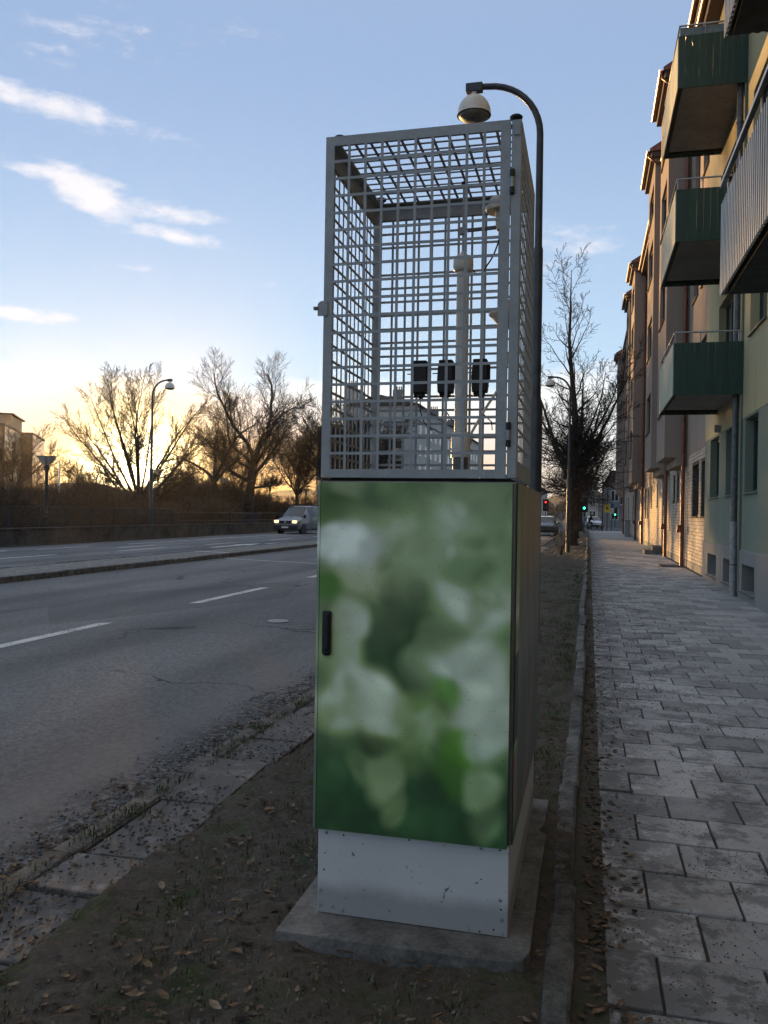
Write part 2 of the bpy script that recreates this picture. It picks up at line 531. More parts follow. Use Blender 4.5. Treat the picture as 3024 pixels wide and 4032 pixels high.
# ------------------------------------------------------------------ mesh helpers
class MB:
    def __init__(s):
        s.v, s.f = [], []

    def add(s, vs, fs):
        o = len(s.v)
        s.v.extend(tuple(p) for p in vs)
        s.f.extend(tuple(i + o for i in q) for q in fs)
        return s

    def box(s, x0, x1, y0, y1, z0, z1):
        return s.add([(x0, y0, z0), (x1, y0, z0), (x1, y1, z0), (x0, y1, z0), (x0, y0, z1), (x1, y0, z1), (x1, y1, z1), (x0, y1, z1)],
                     [(0, 3, 2, 1), (4, 5, 6, 7), (0, 1, 5, 4), (1, 2, 6, 5), (2, 3, 7, 6), (3, 0, 4, 7)])

    def bar(s, p, q, w, h, up=(0, 0, 1)):
        """rectangular bar from p to q"""
        p, q = Vector(p), Vector(q)
        d = (q - p).normalized()
        a = d.cross(Vector(up))
        if a.length < 1e-4:
            a = d.cross(Vector((1, 0, 0)))
        a.normalize()
        b = a.cross(d)
        vs = [e + a * sx * w / 2 + b * sy * h / 2 for e in (p, q) for sx, sy in ((-1, -1), (1, -1), (1, 1), (-1, 1))]
        return s.add(vs, [(0, 1, 2, 3), (7, 6, 5, 4), (0, 4, 5, 1), (1, 5, 6, 2), (2, 6, 7, 3), (3, 7, 4, 0)])

    def tube(s, pts, rad, n=8, caps=True):
        pts = [Vector(p) for p in pts]
        if not hasattr(rad, '__len__'):
            rad = [rad] * len(pts)
        vs, fs = [], []
        a = None
        for i, p in enumerate(pts):
            d = (pts[min(i + 1, len(pts) - 1)] - pts[max(i - 1, 0)])
            if d.length < 1e-9:
                d = Vector((0, 0, 1))
            d.normalize()
            if a is None:
                a = d.cross(Vector((0, 0, 1)))
                if a.length < .05:
                    a = d.cross(Vector((0, 1, 0)))
            a = (a - d * a.dot(d))
            if a.length < 1e-6:
                a = d.cross(Vector((1, .3, .2)))
            a.normalize()
            b = d.cross(a)
            for k in range(n):
                t = 2 * math.pi * k / n
                vs.append(p + (a * math.cos(t) + b * math.sin(t)) * rad[i])
        for i in range(len(pts) - 1):
            for k in range(n):
                k2 = (k + 1) % n
                fs.append((i * n + k, i * n + k2, (i + 1) * n + k2, (i + 1) * n + k))
        if caps:
            fs.append(tuple(range(n - 1, -1, -1)))
            fs.append(tuple((len(pts) - 1) * n + k for k in range(n)))
        return s.add(vs, fs)

    def lathe(s, prof, c=(0, 0, 0), n=20, axis='z'):
        """profile of (radius, height) turned about an axis through c"""
        vs, fs = [], []
        for (r, h) in prof:
            for k in range(n):
                t = 2 * math.pi * k / n
                p = (r * math.cos(t), r * math.sin(t), h)
                if axis == 'x':
                    p = (h, p[0], p[1])
                elif axis == 'y':
                    p = (p[1], h, p[0])
                vs.append((p[0] + c[0], p[1] + c[1], p[2] + c[2]))
        for i in range(len(prof) - 1):
            for k in range(n):
                k2 = (k + 1) % n
                fs.append((i * n + k, i * n + k2, (i + 1) * n + k2, (i + 1) * n + k))
        if prof[0][0] > 1e-5:
            fs.append(tuple(range(n - 1, -1, -1)))
        if prof[-1][0] > 1e-5:
            fs.append(tuple((len(prof) - 1) * n + k for k in range(n)))
        return s.add(vs, fs)

    def prism(s, poly, A, B, N, d0, d1):
        """polygon in the plane (A,B), extruded along N from d0 to d1"""
        A, B, N = Vector(A), Vector(B), Vector(N)
        n = len(poly)
        vs = [A * p[0] + B * p[1] + N * d for d in (d0, d1) for p in poly]
        fs = [tuple(range(n - 1, -1, -1)), tuple(range(n, 2 * n))]
        fs += [(i, (i + 1) % n, n + (i + 1) % n, n + i) for i in range(n)]
        return s.add(vs, fs)

    def holed(s, O, A, N, a0, a1, b0, b1, holes, depth, back=False, B=(0, 0, 1)):
        """flat wall in plane O + a*A + b*B facing N, with rectangular holes (a0,a1,b0,b1) and reveals of the given depth"""
        O, A, N, B = Vector(O), Vector(A), Vector(N), Vector(B)
        xs = sorted({a0, a1, *(h[0] for h in holes), *(h[1] for h in holes)})
        ys = sorted({b0, b1, *(h[2] for h in holes), *(h[3] for h in holes)})
        xs = [x for x in xs if a0 - 1e-6 <= x <= a1 + 1e-6]
        ys = [y for y in ys if b0 - 1e-6 <= y <= b1 + 1e-6]
        P = lambda a, b, d=0: O + A * a + B * b - N * d
        flip = A.cross(B).dot(N) < 0
        def quad(pts):
            s.add(pts if not flip else pts[::-1], [(0, 1, 2, 3)])
        for i in range(len(xs) - 1):
            for j in range(len(ys) - 1):
                cx, cy = (xs[i] + xs[i + 1]) / 2, (ys[j] + ys[j + 1]) / 2
                if any(h[0] < cx < h[1] and h[2] < cy < h[3] for h in holes):
                    continue
                quad([P(xs[i], ys[j]), P(xs[i + 1], ys[j]), P(xs[i + 1], ys[j + 1]), P(xs[i], ys[j + 1])])
                if back:
                    quad([P(xs[i], ys[j + 1], depth), P(xs[i + 1], ys[j + 1], depth), P(xs[i + 1], ys[j], depth), P(xs[i], ys[j], depth)])
        for h in holes:
            l, r, b, t = max(h[0], a0), min(h[1], a1), max(h[2], b0), min(h[3], b1)
            if r <= l or t <= b:
                continue
            quad([P(l, b), P(l, t), P(l, t, depth), P(l, b, depth)])
            quad([P(r, t), P(r, b), P(r, b, depth), P(r, t, depth)])
            if h[2] >= b0:
                quad([P(r, b), P(l, b), P(l, b, depth), P(r, b, depth)])
            if h[3] <= b1:
                quad([P(l, t), P(r, t), P(r, t, depth), P(l, t, depth)])
        if back:
            for (p, q) in (((a0, b0), (a1, b0)), ((a1, b0), (a1, b1)), ((a1, b1), (a0, b1)), ((a0, b1), (a0, b0))):
                quad([P(*q), P(*p), P(*p, depth), P(*q, depth)])
        return s

    def mesh(s, name, m, smooth=False):
        me = bpy.data.meshes.new(name)
        me.from_pydata(s.v, [], s.f)
        me.update()
        if m is not None:
            me.materials.append(MATS[m])
        if smooth:
            me.shade_smooth() if smooth is True else me.set_sharp_from_angle(angle=R(smooth))
            if smooth is not True:
                for p in me.polygons:
                    p.use_smooth = True
        return me

    def build(s, name, m, parent=None, smooth=False, bevel=0., loc=None):
        o = bpy.data.objects.new(name, s.mesh(name, m, smooth))
        COL.objects.link(o)
        if parent is not None:
            o.parent = parent
        if loc is not None:
            o.location = loc
        if bevel:
            b = o.modifiers.new('bevel', 'BEVEL')
            b.width = bevel
            b.segments = 2
            b.limit_method = 'ANGLE'
        return o


def tag(o, label=None, cat=None, group=None, kind=None):
    for k, v in (('label', label), ('category', cat), ('group', group), ('kind', kind)):
        if v:
            o[k] = v
    return o


def thing(name, label, cat, loc=(0, 0, 0), rz=0., group=None):
    o = bpy.data.objects.new(name, None)
    o.empty_display_size = .2
    COL.objects.link(o)
    o.location = loc
    o.rotation_euler = (0, 0, rz)
    return tag(o, label, cat, group)


def inst(name, me, parent=None, loc=(0, 0, 0), rot=(0, 0, 0), scale=(1, 1, 1)):
    o = bpy.data.objects.new(name, me)
    COL.objects.link(o)
    o.parent = parent
    o.location, o.rotation_euler, o.scale = loc, rot, scale
    return o


def copy_tree(o, parent=None):
    c = o.copy()
    COL.objects.link(c)
    c.parent = parent
    for ch in list(o.children):
        copy_tree(ch, c)
    return c


def set_colors(me, fn, name='print'):
    a = me.color_attributes.new(name, 'FLOAT_COLOR', 'POINT')
    for i, v in enumerate(me.vertices):
        a.data[i].color = (*fn(v.co), 1)


# ------------------------------------------------------------------ ground, roads and pavements
def sheet(name, x0, x1, y0, y1, z, m, nx=1, ny=1, jit=0., kind='structure', parent=None):
    mb = MB()
    vs = [(x0 + (x1 - x0) * i / nx, y0 + (y1 - y0) * j / ny, z + (rnd.uniform(-jit, jit) if jit else 0)) for j in range(ny + 1) for i in range(nx + 1)]
    fs = [(j * (nx + 1) + i, j * (nx + 1) + i + 1, (j + 1) * (nx + 1) + i + 1, (j + 1) * (nx + 1) + i) for j in range(ny) for i in range(nx)]
    o = mb.add(vs, fs).build(name, m, parent, smooth=bool(jit))
    if parent is None:
        tag(o, kind=kind)
    return o


g = sheet('ground', -900, 900, -300, 1500, -.22, 'park_ground')
road = sheet('road', -22.6, -2.2, -12, 128, -.10, 'asphalt')
sheet('road_beyond', -7.7, -2.2, 128, 420, -.10, 'asphalt')
cross = sheet('side_road', -2.2, 60, 84.5, 118, -.106, 'asphalt')
park = sheet('park_lawn', -220, -23.05, -20, 320, -.03, 'park_ground', 40, 60, .05)
sheet('verge', -22.8, -22.35, -12, 300, -.06, 'soil', 1, 120, .02)

# planting strip: trodden earth between the road kerb and the footway
def strip():
    mb = MB()
    x0, x1 = -1.80, -.05
    ys = []
    y = -2.
    while y < 84:
        ys.append(y)
        y += .035 if y < 6 else (.12 if y < 16 else .5)
    nx = 44
    r = random.Random(3)
    vs, fs = [], []
    for j, y in enumerate(ys):
        for i in range(nx + 1):
            x = x0 + (x1 - x0) * i / nx
            h = .030 + .018 * math.sin(x * 3 + y * 1.3) * math.sin(y * .9 + 1) + .012 * math.sin(x * 9 + y * 4)
            vs.append((x, y, h + r.gauss(0, .0085)))
    for j in range(len(ys) - 1):
        for i in range(nx):
            a = j * (nx + 1) + i
            fs.append((a, a + 1, a + nx + 2, a + nx + 1))
    o = mb.add(vs, fs).build('planting_strip', 'soil', smooth=True)
    tag(o, kind='structure')
    return o


strip()

# kerbs -----------------------------------------------------------------
def kerb_run(name, x0, x1, y0, y1, z0, z1, L, seed, bevel=.012, wob=.008):
    root = thing(name, None, None)
    tag(root, kind='structure')
    r = random.Random(seed)
    y = y0
    while y < y1:
        l = L * r.uniform(.85, 1.15)
        dx, dz = r.uniform(-wob, wob), r.uniform(-wob, wob)
        mb = MB()
        n = 6
        rows = []
        for k in range(n + 1):
            yy = y + .006 + (l - .012) * k / n
            e = [r.gauss(0, .003) for _ in range(4)]
            rows.append([(x0 + dx, yy, z0), (x0 + dx + e[0], yy, z1 + dz - .012 + e[1]), (x0 + dx + .014, yy, z1 + dz + e[1]),
                         (x1 + dx - .014, yy, z1 + dz + e[2]), (x1 + dx + e[3], yy, z1 + dz - .014 + e[2]), (x1 + dx, yy, z0)])
        vs = [p for q in rows for p in q]
        fs = [(k * 6 + i, k * 6 + i + 1, (k + 1) * 6 + i + 1, (k + 1) * 6 + i) for k in range(n) for i in range(5)]
        fs += [tuple(range(5, -1, -1)), tuple(n * 6 + i for i in range(6))]
        mb.add(vs, fs)
        if y < 62:
            mb.build('kerb_stone', 'granite', root, smooth=35)
        else:
            rest.add(mb.v, mb.f)
        y += l
    return root


rest = MB()
k1 = kerb_run('road_kerb', -2.27, -2.14, -3, 84, -.14, .030, 1.0, 11)
tag(rest.build('far_kerb_stones', 'granite', k1), kind='stuff')
rest = MB()
k2 = kerb_run('footway_kerb', -.115, -.025, -3, 84, -.08, .060, 1.1, 12, wob=.016)
tag(rest.build('far_kerb_stones', 'granite', k2), kind='stuff')

# a row of broken paving slabs laid behind the road kerb
pe = thing('paved_edge', None, None)
tag(pe, kind='structure')
r = random.Random(5)
y = -2.
while y < 40:
    l = r.choice((.35, .7, .7, .5))
    mb = MB().box(-.17, .17, -l / 2 + .006, l / 2 - .006, -.05, 0)
    o = mb.build('edge_slab', 'edge_slab', pe, bevel=.006)
    o.location = (-1.955 + r.uniform(-.025, .025), y + l / 2, .030 + r.uniform(-.006, .006))
    o.rotation_euler = (r.gauss(0, .012), r.gauss(0, .012), r.gauss(0, .02))
    y += l
sheet('edge_bedding', -2.16, -1.75, -3, 84, .0, 'soil', 4, 300, .012, parent=pe)

# footway of square slabs in half bond
fw = sheet('footway', -.02, 2.95, -3, 40.3, -.014, 'soil')
S = .35
full = MB().box(-S / 2 + .006, S / 2 - .006, -S / 2 + .006, S / 2 - .006, -.05, 0)
half = MB().box(-S / 4 + .004, S / 4 - .004, -S / 2 + .004, S / 2 - .004, -.05, 0)
fm, hm = None, None
far = MB()
r = random.Random(21)
cnt = 0
row = 0
y = .95
while y < 40.2:
    x = .075
    first = True
    while x < 2.79:
        w = S / 2 if (first and row % 2) else S
        w = min(w, 2.81 - x)
        first = False
        cx, cy = x + w / 2, y + S / 2
        dz, tx, ty = r.gauss(0, .0028), r.gauss(0, .009), r.gauss(0, .009)
        if w > .1:
            if cnt < 300:
                if abs(w - S) < .01:
                    if fm is None:
                        o = full.build('paving_slab', 'slab', fw, bevel=.004)
                        fm = o
                    else:
                        o = fm.copy()
                        COL.objects.link(o)
                else:
                    if abs(w - S / 2) < .01 and hm is not None:
                        o = hm.copy()
                        COL.objects.link(o)
                    else:
                        o = MB().box(-w / 2 + .004, w / 2 - .004, -S / 2 + .004, S / 2 - .004, -.05, 0).build('paving_slab', 'slab', fw, bevel=.004)
                        if abs(w - S / 2) < .01:
                            hm = o
                o.name = 'paving_slab'
                o.location = (cx, cy, dz)
                o.rotation_euler = (tx, ty, r.gauss(0, .006))
                cnt += 1
            else:
                far.box(cx - w / 2 + .004, cx + w / 2 - .004, cy - S / 2 + .004, cy + S / 2 - .004, -.05, dz)
        x += w
    y += S
    row += 1
tag(far.build('far_paving_slabs', 'slab_far', fw), kind='stuff')
sheet('joint_filling', -.09, .085, -3, 40, -.004, 'soil', 4, 700, .006, parent=fw)
sheet('footway_beyond', -.02, 2.95, 40.3, 84.5, -.004, 'slab_far')
sheet('corner_paving', 2.95, 12, 78.6, 84.5, -.008, 'slab_far')

# median between the carriageways
med = MB()
med.add([(-13.75, -12, -.16), (-13.75, -12, .02), (-12.05, -12, .02), (-12.05, -12, -.16), (-13.75, 112, -.16), (-13.75, 112, .02), (-12.05, 112, .02), (-12.05, 112, -.16)],
        [(0, 1, 5, 4), (1, 2, 6, 5), (2, 3, 7, 6), (4, 5, 6, 7)])
md = med.build('median', 'median_slab')
tag(md, kind='structure')
r = random.Random(9)
for side, xx in ((1, -12.0), (-1, -13.8)):
    y = 8.
    while y < 62:
        l = r.uniform(.9, 1.2)
        MB().box(xx - .07, xx + .07, y + .005, y + l - .005, -.14, .035 + r.uniform(-.006, .006)).build('kerb_stone', 'granite', md, bevel=.012)
        y += l
mk = MB()
for side, xx in ((1, -12.0), (-1, -13.8)):
    mk.box(xx - .07, xx + .07, 62.2, 112, -.14, .034)
tag(mk.build('far_kerb_stones', 'granite', md), kind='stuff')

# painted markings, one object each
def mark(name, poly, z=-.096):
    mb = MB()
    mb.add([(p[0], p[1], z) for p in poly], [tuple(range(len(poly)))])
    return mb.build(name, 'paint_line', road)


def dash(x, y0, y1, w=.15, name='lane_dash', sk=0.):
    return mark(name, [(x - w / 2, y0), (x + w / 2, y0 + sk), (x + w / 2, y1 + sk), (x - w / 2, y1)])


for y0 in [1.1, 7.2, 13.1, 19.2, 25.6, 31.6, 37.6, 43.6, 49.6, 55.6]:
    dash(-6.6, y0, y0 + 3.2, .17, sk=.12)
for (x, a, b) in ((-17.6, 21.4, 24.8), (-17.2, 28.1, 31.5), (-17.0, 35.0, 38.4), (-16.9, 42.6, 46.), (-16.9, 50., 53.2), (-18.7, 30.4, 33.4)):
    dash(x, a, b, .16)
dash(-20.5, 14, 26, .16, 'edge_line')
dash(-20.2, 27.3, 30.6, .12, 'edge_line')
dash(-20.1, 33.5, 95, .18, 'edge_line')
mark('turn_arrow', [(-15.75, 32.6), (-15.45, 32.6), (-15.42, 35.6), (-15.15, 35.6), (-15.55, 38.0), (-16.0, 35.6), (-15.72, 35.6)])
mark('turn_arrow', [(-15.3, 37.6), (-14.9, 38.0), (-14.85, 40.4), (-15.05, 40.4)])
mark('stop_line', [(-11.7, 25.62), (-11.7, 25.50), (-6.9, 23.95), (-6.9, 24.08)])
mark('crossing_bar', [(-13.6, 27.2), (-13.6, 27.0), (-12.2, 26.8), (-12.2, 27.0)], .026)

# small round valve cover in the near lane
mc = thing('valve_cover', 'small round iron valve cover set in the near lane', 'valve cover', (-4.39, 11.43, -.098))
MB().lathe([(.17, 0), (.17, .006), (.15, .010), (0., .010)], n=24).build('rim', 'galv_dark', mc)
for k in range(3):
    MB().bar((-.11, -.07 + .07 * k, .0145), (.11, -.07 + .07 * k, .0145), .022, .006).build('rib', 'paint_line', mc)
MB().lathe([(.125, .010), (.125, .016), (.145, .016), (.145, .010)], n=24).build('ring', 'paint_line', mc)


# ------------------------------------------------------------------ loose stuff on the ground
def leaf(mb, x, y, z, s, r):
    a = r.uniform(0, 6.28)
    ca, sa = math.cos(a), math.sin(a)
    tilt = r.uniform(-.5, .5)
    curl = r.uniform(.1, .45)
    pts = [(-1, 0, .15), (-.3, -.45, curl), (.45, -.36, curl * .8), (1, 0, .3 + tilt * .3), (.45, .36, curl * .6), (-.3, .45, curl * .9), (0, 0, .0)]
    vs = [(x + s * (p[0] * ca - p[1] * sa), y + s * (p[0] * sa + p[1] * ca), z + s * max(0, p[2] + p[0] * tilt * .3) + .002) for p in pts]
    mb.add(vs, [(0, 1, 6), (1, 2, 6), (2, 3, 6), (3, 4, 6), (4, 5, 6), (5, 0, 6)])


def chip(mb, x, y, z, s, r):
    vs = []
    for (a, b, c) in ((-1, -1, 0), (1, -1, 0), (1, 1, 0), (-1, 1, 0), (-.6, -.6, .8), (.6, -.7, .7), (.5, .6, .9), (-.7, .5, .6)):
        vs.append((x + s * (a + r.uniform(-.35, .35)), y + s * (b + r.uniform(-.35, .35)), z - s * .15 + s * c * r.uniform(.6, 1.1)))
    mb.add(vs, [(4, 5, 6, 7), (0, 1, 5, 4), (1, 2, 6, 5), (2, 3, 7, 6), (3, 0, 4, 7)])


def ground_y(r, y0, y1, p=1.9):
    return y0 + (y1 - y0) * r.random() ** p


r = random.Random(31)
lv, lp, gt, stn = MB(), MB(), MB(), MB()
for _ in range(5200):                                   # litter in the strip
    y = ground_y(r, 1.2, 40)
    leaf(lv if r.random() < .86 else lp, r.uniform(-1.72, -.13), y, .040, r.uniform(.006, .020), r)
for _ in range(2600):                                   # drift against the footway kerb
    y = ground_y(r, 1.0, 70)
    leaf(lv, .0 + abs(r.gauss(0, .10)), y, .0, r.uniform(.008, .026), r)
for _ in range(1500):                                   # drift in the road gutter
    y = ground_y(r, 1.5, 30, 1.5)
    leaf(lv if r.random() < .85 else lp, -2.29 - abs(r.gauss(0, .13)), y, -.098, r.uniform(.010, .032), r)
for _ in range(700):
    y = ground_y(r, 1.4, 14, 1.5)
    leaf(lv, r.uniform(-2.2, -1.75), y, .035, r.uniform(.008, .022), r)
for _ in range(7500):                                   # grit on the footway, thinning towards the houses
    y = ground_y(r, 1.0, 26, 1.7)
    x = .02 + min(2.7, abs(r.gauss(0, .75)) if r.random() < .8 else r.uniform(0, 2.7))
    for _k in range(r.choice((1, 1, 2, 4))):
        chip(gt, min(2.75, max(.01, x + r.gauss(0, .03))), y + r.gauss(0, .03), .001, r.uniform(.0009, .0034) * (1 if y < 6 else 1.6), r)
for _ in range(5000):
    y = ground_y(r, 1.4, 20, 1.6)
    chip(gt, -2.28 - abs(r.gauss(0, .22)), y, -.098, r.uniform(.002, .007), r)
for _ in range(3500):
    y = ground_y(r, 1.4, 14, 1.6)
    chip(gt, r.uniform(-2.2, -1.76), y, .033, r.uniform(.002, .007), r)
for _ in range(4200):
    y = ground_y(r, 1.2, 14, 1.6)
    chip(stn, r.uniform(-1.74, -.13), y, .034, r.uniform(.002, .008), r)
for _ in range(300):                                    # bigger leaves caught in heaps
    cx, cy = r.choice(((-.35, 1.7), (-1.3, 2.4), (-.9, 1.9), (-1.55, 3.6), (-.12, 2.2), (-.6, 5.2), (-1.2, 6.5), (-2.33, 4.2), (-2.35, 6.0), (-2.32, 7.6), (.03, 3.6), (.04, 2.2)))
    x, y = cx + r.gauss(0, .16), cy + r.gauss(0, .3)
    if (x < -2.28) or (-1.72 < x < -.14 and not (-1.05 < x < -.14 and 2.68 < y < 4.3)) or .0 < x < .3:
        leaf(lv if r.random() < .7 else lp, x, y, -.096 if x < -2.28 else (.045 if x < -.1 else .004), r.uniform(.018, .036), r)
for _ in range(90):                                     # fallen twigs
    x, y, a = r.uniform(-1.7, -.15), ground_y(r, 1.3, 9, 1.3), r.uniform(0, 6.28)
    if not (-1.08 < x < -.1 and 2.6 < y < 4.4):
        q = r.uniform(.03, .11)
        lv.tube([(x, y, .046), (x + q * .5 * math.cos(a), y + q * .5 * math.sin(a), .052), (x + q * math.cos(a + .2), y + q * math.sin(a + .2), .048)], [.0025, .002, .0012], 4)
tag(lv.build('leaf_litter', 'leaf_litter'), 'brown leaf litter scattered over the earth and along the kerbs', 'leaves', kind='stuff')
tag(lp.build('pale_leaf_litter', 'leaf_pale'), 'pale dry leaf bits lying among the brown litter', 'leaves', kind='stuff')
tag(gt.build('grit', 'grit'), 'dark grit strewn over the paving and the road edge', 'grit', kind='stuff')
tag(stn.build('stone_chips', 'stone_chip'), 'small stone chips trodden into the bare earth', 'gravel', kind='stuff')

gb = MB()
r = random.Random(32)
def blade(x, y, z, h):
    a = r.uniform(0, 6.28)
    lx, ly = math.cos(a) * h * .55, math.sin(a) * h * .55
    w = .0022 + h * .02
    px, py = -math.sin(a) * w, math.cos(a) * w
    gb.add([(x - px, y - py, z), (x + px, y + py, z), (x + lx * .4 + px * .7, y + ly * .4 + py * .7, z + h * .7), (x + lx * .4 - px * .7, y + ly * .4 - py * .7, z + h * .7), (x + lx, y + ly, z + h * .95)],
           [(0, 1, 2, 3), (3, 2, 4)])
tufts = [(r.uniform(-1.7, -.14), ground_y(r, 1.6, 26, 1.3), r.uniform(.06, .3)) for _ in range(420)]
tufts += [(r.uniform(-.3, -.13), ground_y(r, 4.2, 22, 1.1), r.uniform(.05, .14)) for _ in range(160)]
tufts += [(r.uniform(-2.2, -2.1), ground_y(r, 1.6, 12, 1.2), r.uniform(.04, .12)) for _ in range(90)]
for (tx, ty, tr) in tufts:
    for _ in range(int(16 + tr * 90)):
        x, y = tx + r.gauss(0, tr * .5), ty + r.gauss(0, tr * .5)
        if -2.25 < x < -.12 and not (-1.06 < x < -.12 and 2.6 < y < 4.1):
            blade(x, y, .032, r.uniform(.012, .040))
tag(gb.build('grass', 'grass_blade'), 'thin worn grass growing in the earth strip', 'grass', kind='stuff')

# ------------------------------------------------------------------ the cabinet
CX0, CX1, CY0 = -.945, -.235, 2.835          # front left, front right, front plane
fnd = MB()
r = random.Random(4)
# cast slab with a chipped front right corner
outer = [(-1.03, 2.70), (-.60, 2.707), (-.24, 2.713), (-.185, 2.742), (-.168, 2.80), (-.17, 3.4), (-.165, 3.83), (-.205, 3.89), (-.18, 3.96), (-.175, 4.31), (-.6, 4.31), (-1.02, 4.31)]
fnd.prism(outer, (1, 0, 0), (0, 1, 0), (0, 0, 1), -.06, .08)
fo = fnd.build('foundation_slab', 'concrete', bevel=.004)
tag(fo, 'weathered concrete foundation slab under the green printed cabinet', 'foundation')
cab = thing('monitoring_cabinet', 'tall green photo-printed metal cabinet with a grey perforated cage on top', 'cabinet', (-.59, 3.3, .08))
off = Vector((.59, -3.3, -.08))


def cpart(mb, name, m, parent=None, **kw):
    """build in world coordinates, attach to the cabinet"""
    mb.v = [tuple(Vector(v) + off) for v in mb.v]
    return mb.build(name, m, parent or cab, **kw)


def smooth01(x):
    x = min(1, max(0, x))
    return x * x * (3 - 2 * x)


def lerp(a, b, t):
    return tuple(p + (q - p) * t for p, q in zip(a, b))


PALE = (.265, .335, .285)
MID = (.155, .215, .165)
DARK = (.028, .068, .034)
BLOBS = [  # px, py, radius x, radius y, softness, colour, opacity in a 1115 x 2030 picture of the door
    (120, 170, 210, 170, .9, (.055, .105, .030), .85), (190, 20, 130, 90, .8, (.22, .28, .24), .8), (440, 80, 260, 200, .9, (.060, .105, .062), .8),
    (300, 380, 300, 260, .8, (.20, .265, .21), .85), (190, 370, 240, 150, .7, (.36, .425, .50), .95), (100, 350, 150, 110, .5, (.36, .43, .50), .9),
    (270, 560, 230, 120, .8, (.25, .31, .25), .8), (60, 620, 110, 90, .8, (.065, .155, .040), .9),
    (560, 420, 260, 330, .9, (.185, .25, .20), .7), (860, 450, 330, 420, .9, (.215, .30, .25), .75), (950, 270, 160, 110, .8, (.13, .21, .145), .5),
    (900, 480, 190, 90, .8, (.115, .19, .125), .55), (980, 560, 120, 110, .7, (.12, .19, .12), .5), (880, 120, 240, 160, .8, (.205, .275, .24), .6),
    (650, 760, 200, 160, .9, (.085, .135, .085), .75), (960, 690, 260, 170, .8, (.225, .30, .25), .7), (1040, 860, 110, 90, .8, (.12, .19, .13), .6),
    (460, 950, 250, 270, .8, DARK, .95), (400, 760, 150, 200, .9, (.075, .115, .085), .7), (180, 820, 140, 150, .55, (.27, .335, .30), .92),
    (130, 1000, 170, 160, .8, (.21, .28, .20), .85), (640, 1030, 165, 140, .6, (.165, .235, .19), .85), (700, 860, 140, 100, .6, (.14, .20, .155), .7),
    (920, 1050, 240, 200, .55, (.265, .345, .30), .9), (1000, 1300, 230, 210, .6, (.25, .33, .28), .9), (760, 1170, 110, 90, .8, (.08, .19, .055), .8),
    (270, 1220, 230, 200, .5, (.275, .345, .29), .92), (130, 1330, 190, 160, .5, (.23, .31, .22), .9), (400, 1330, 160, 190, .5, (.245, .325, .235), .85),
    (620, 1290, 150, 120, .9, (.10, .165, .08), .7), (560, 1450, 170, 130, .6, (.17, .25, .17), .8), (680, 1370, 110, 110, .7, (.18, .26, .18), .6),
    (860, 1480, 120, 130, .7, (.075, .18, .035), .85), (1000, 1450, 150, 130, .6, (.21, .295, .24), .7),
    (800, 1640, 120, 150, .7, (.055, .14, .030), .7), (560, 1580, 160, 110, .8, (.12, .19, .105), .6),
    (270, 1640, 110, 110, .5, (.105, .165, .11), .8), (400, 1690, 125, 170, .65, (.185, .255, .19), .92), (470, 1880, 90, 120, .6, (.125, .185, .125), .9),
    (960, 1700, 120, 145, .6, (.185, .265, .20), .92), (1010, 1910, 105, 125, .6, (.11, .175, .125), .85), (370, 1500, 160, 60, .8, (.05, .09, .045), .6)]


_r = random.Random(8)
BOKEH = []
for _k in range(170):
    _x, _y = _r.uniform(-20, 1130), _r.uniform(-20, 2040)
    _q = _r.uniform(45, 135)
    BOKEH.append((_x, _y, _q * _r.uniform(.8, 1.2), _q, _r.uniform(.6, 1.1), _r.uniform(.04, .15), _r.random()))


def door_colour(u, v):
    x, y = u * 1115, v * 2030
    x += 18 * math.sin(y * .013 + 1.1) + 11 * math.sin(x * .021 + y * .008)
    y += 20 * math.sin(x * .012 + .4) + 9 * math.sin(y * .025 - x * .01)
    c = lerp((.115, .17, .125), (.028, .075, .042), smooth01((y - 1250) / 520))
    for (bx, by, rx, ry, sf, col, op) in BLOBS:
        q = math.hypot((x - bx) / rx, (y - by) / ry)
        c = lerp(c, col, op * smooth01((1 + sf * .35 - q) / (sf * 1.1)))
    for (bx, by, rx, ry, sf, op, t) in BOKEH:
        q = math.hypot((x - bx) / rx, (y - by) / ry)
        if q < 1.5:
            k = op * smooth01((1 + sf * .35 - q) / (sf * 1.1))
            c = tuple(p * (1 + k * (1.3 if t < .62 else -1.2)) + (k * .022 if t < .62 else 0) for p in c)
    c = tuple(w * max(0, k) ** 1.36 for k, w in zip(c, (3.35, 3.0, 1.95)))
    w = .55 * smooth01((c[1] - .42) / .3)
    return lerp(c, (c[1] * .94, c[1] * 1.04, c[1] * .96), w)


def printed_sheet(P, nu, nv, name, parent, colour, rim=.018):
    """gridded sheet with a folded rim; P(u, v, depth) -> point, colours from a function of (u, v)"""
    vs, fs, uv = [], [], []
    for j in range(nv + 1):
        for i in range(nu + 1):
            vs.append(P(i / nu, j / nv, 0))
            uv.append((i / nu, j / nv))
    W = nu + 1
    fs = [(j * W + i, (j + 1) * W + i, (j + 1) * W + i + 1, j * W + i + 1) for j in range(nv) for i in range(nu)]
    edge = [i for i in range(W)] + [j * W + nu for j in range(1, nv + 1)] + [nv * W + i for i in range(nu - 1, -1, -1)] + [j * W for j in range(nv - 1, 0, -1)]
    base = len(vs)
    for e in edge:
        vs.append(P(*uv[e], rim))
        uv.append(uv[e])
    n = len(edge)
    fs += [(edge[k], edge[(k + 1) % n], base + (k + 1) % n, base + k) for k in range(n)]
    mb = MB().add(vs, fs)
    o = cpart(mb, name, 'print', parent)
    cols = [colour(*q) for q in uv]
    a = o.data.color_attributes.new('print', 'FLOAT_COLOR', 'POINT')
    for i, c in enumerate(cols):
        a.data[i].color = (*c, 1)
    return o


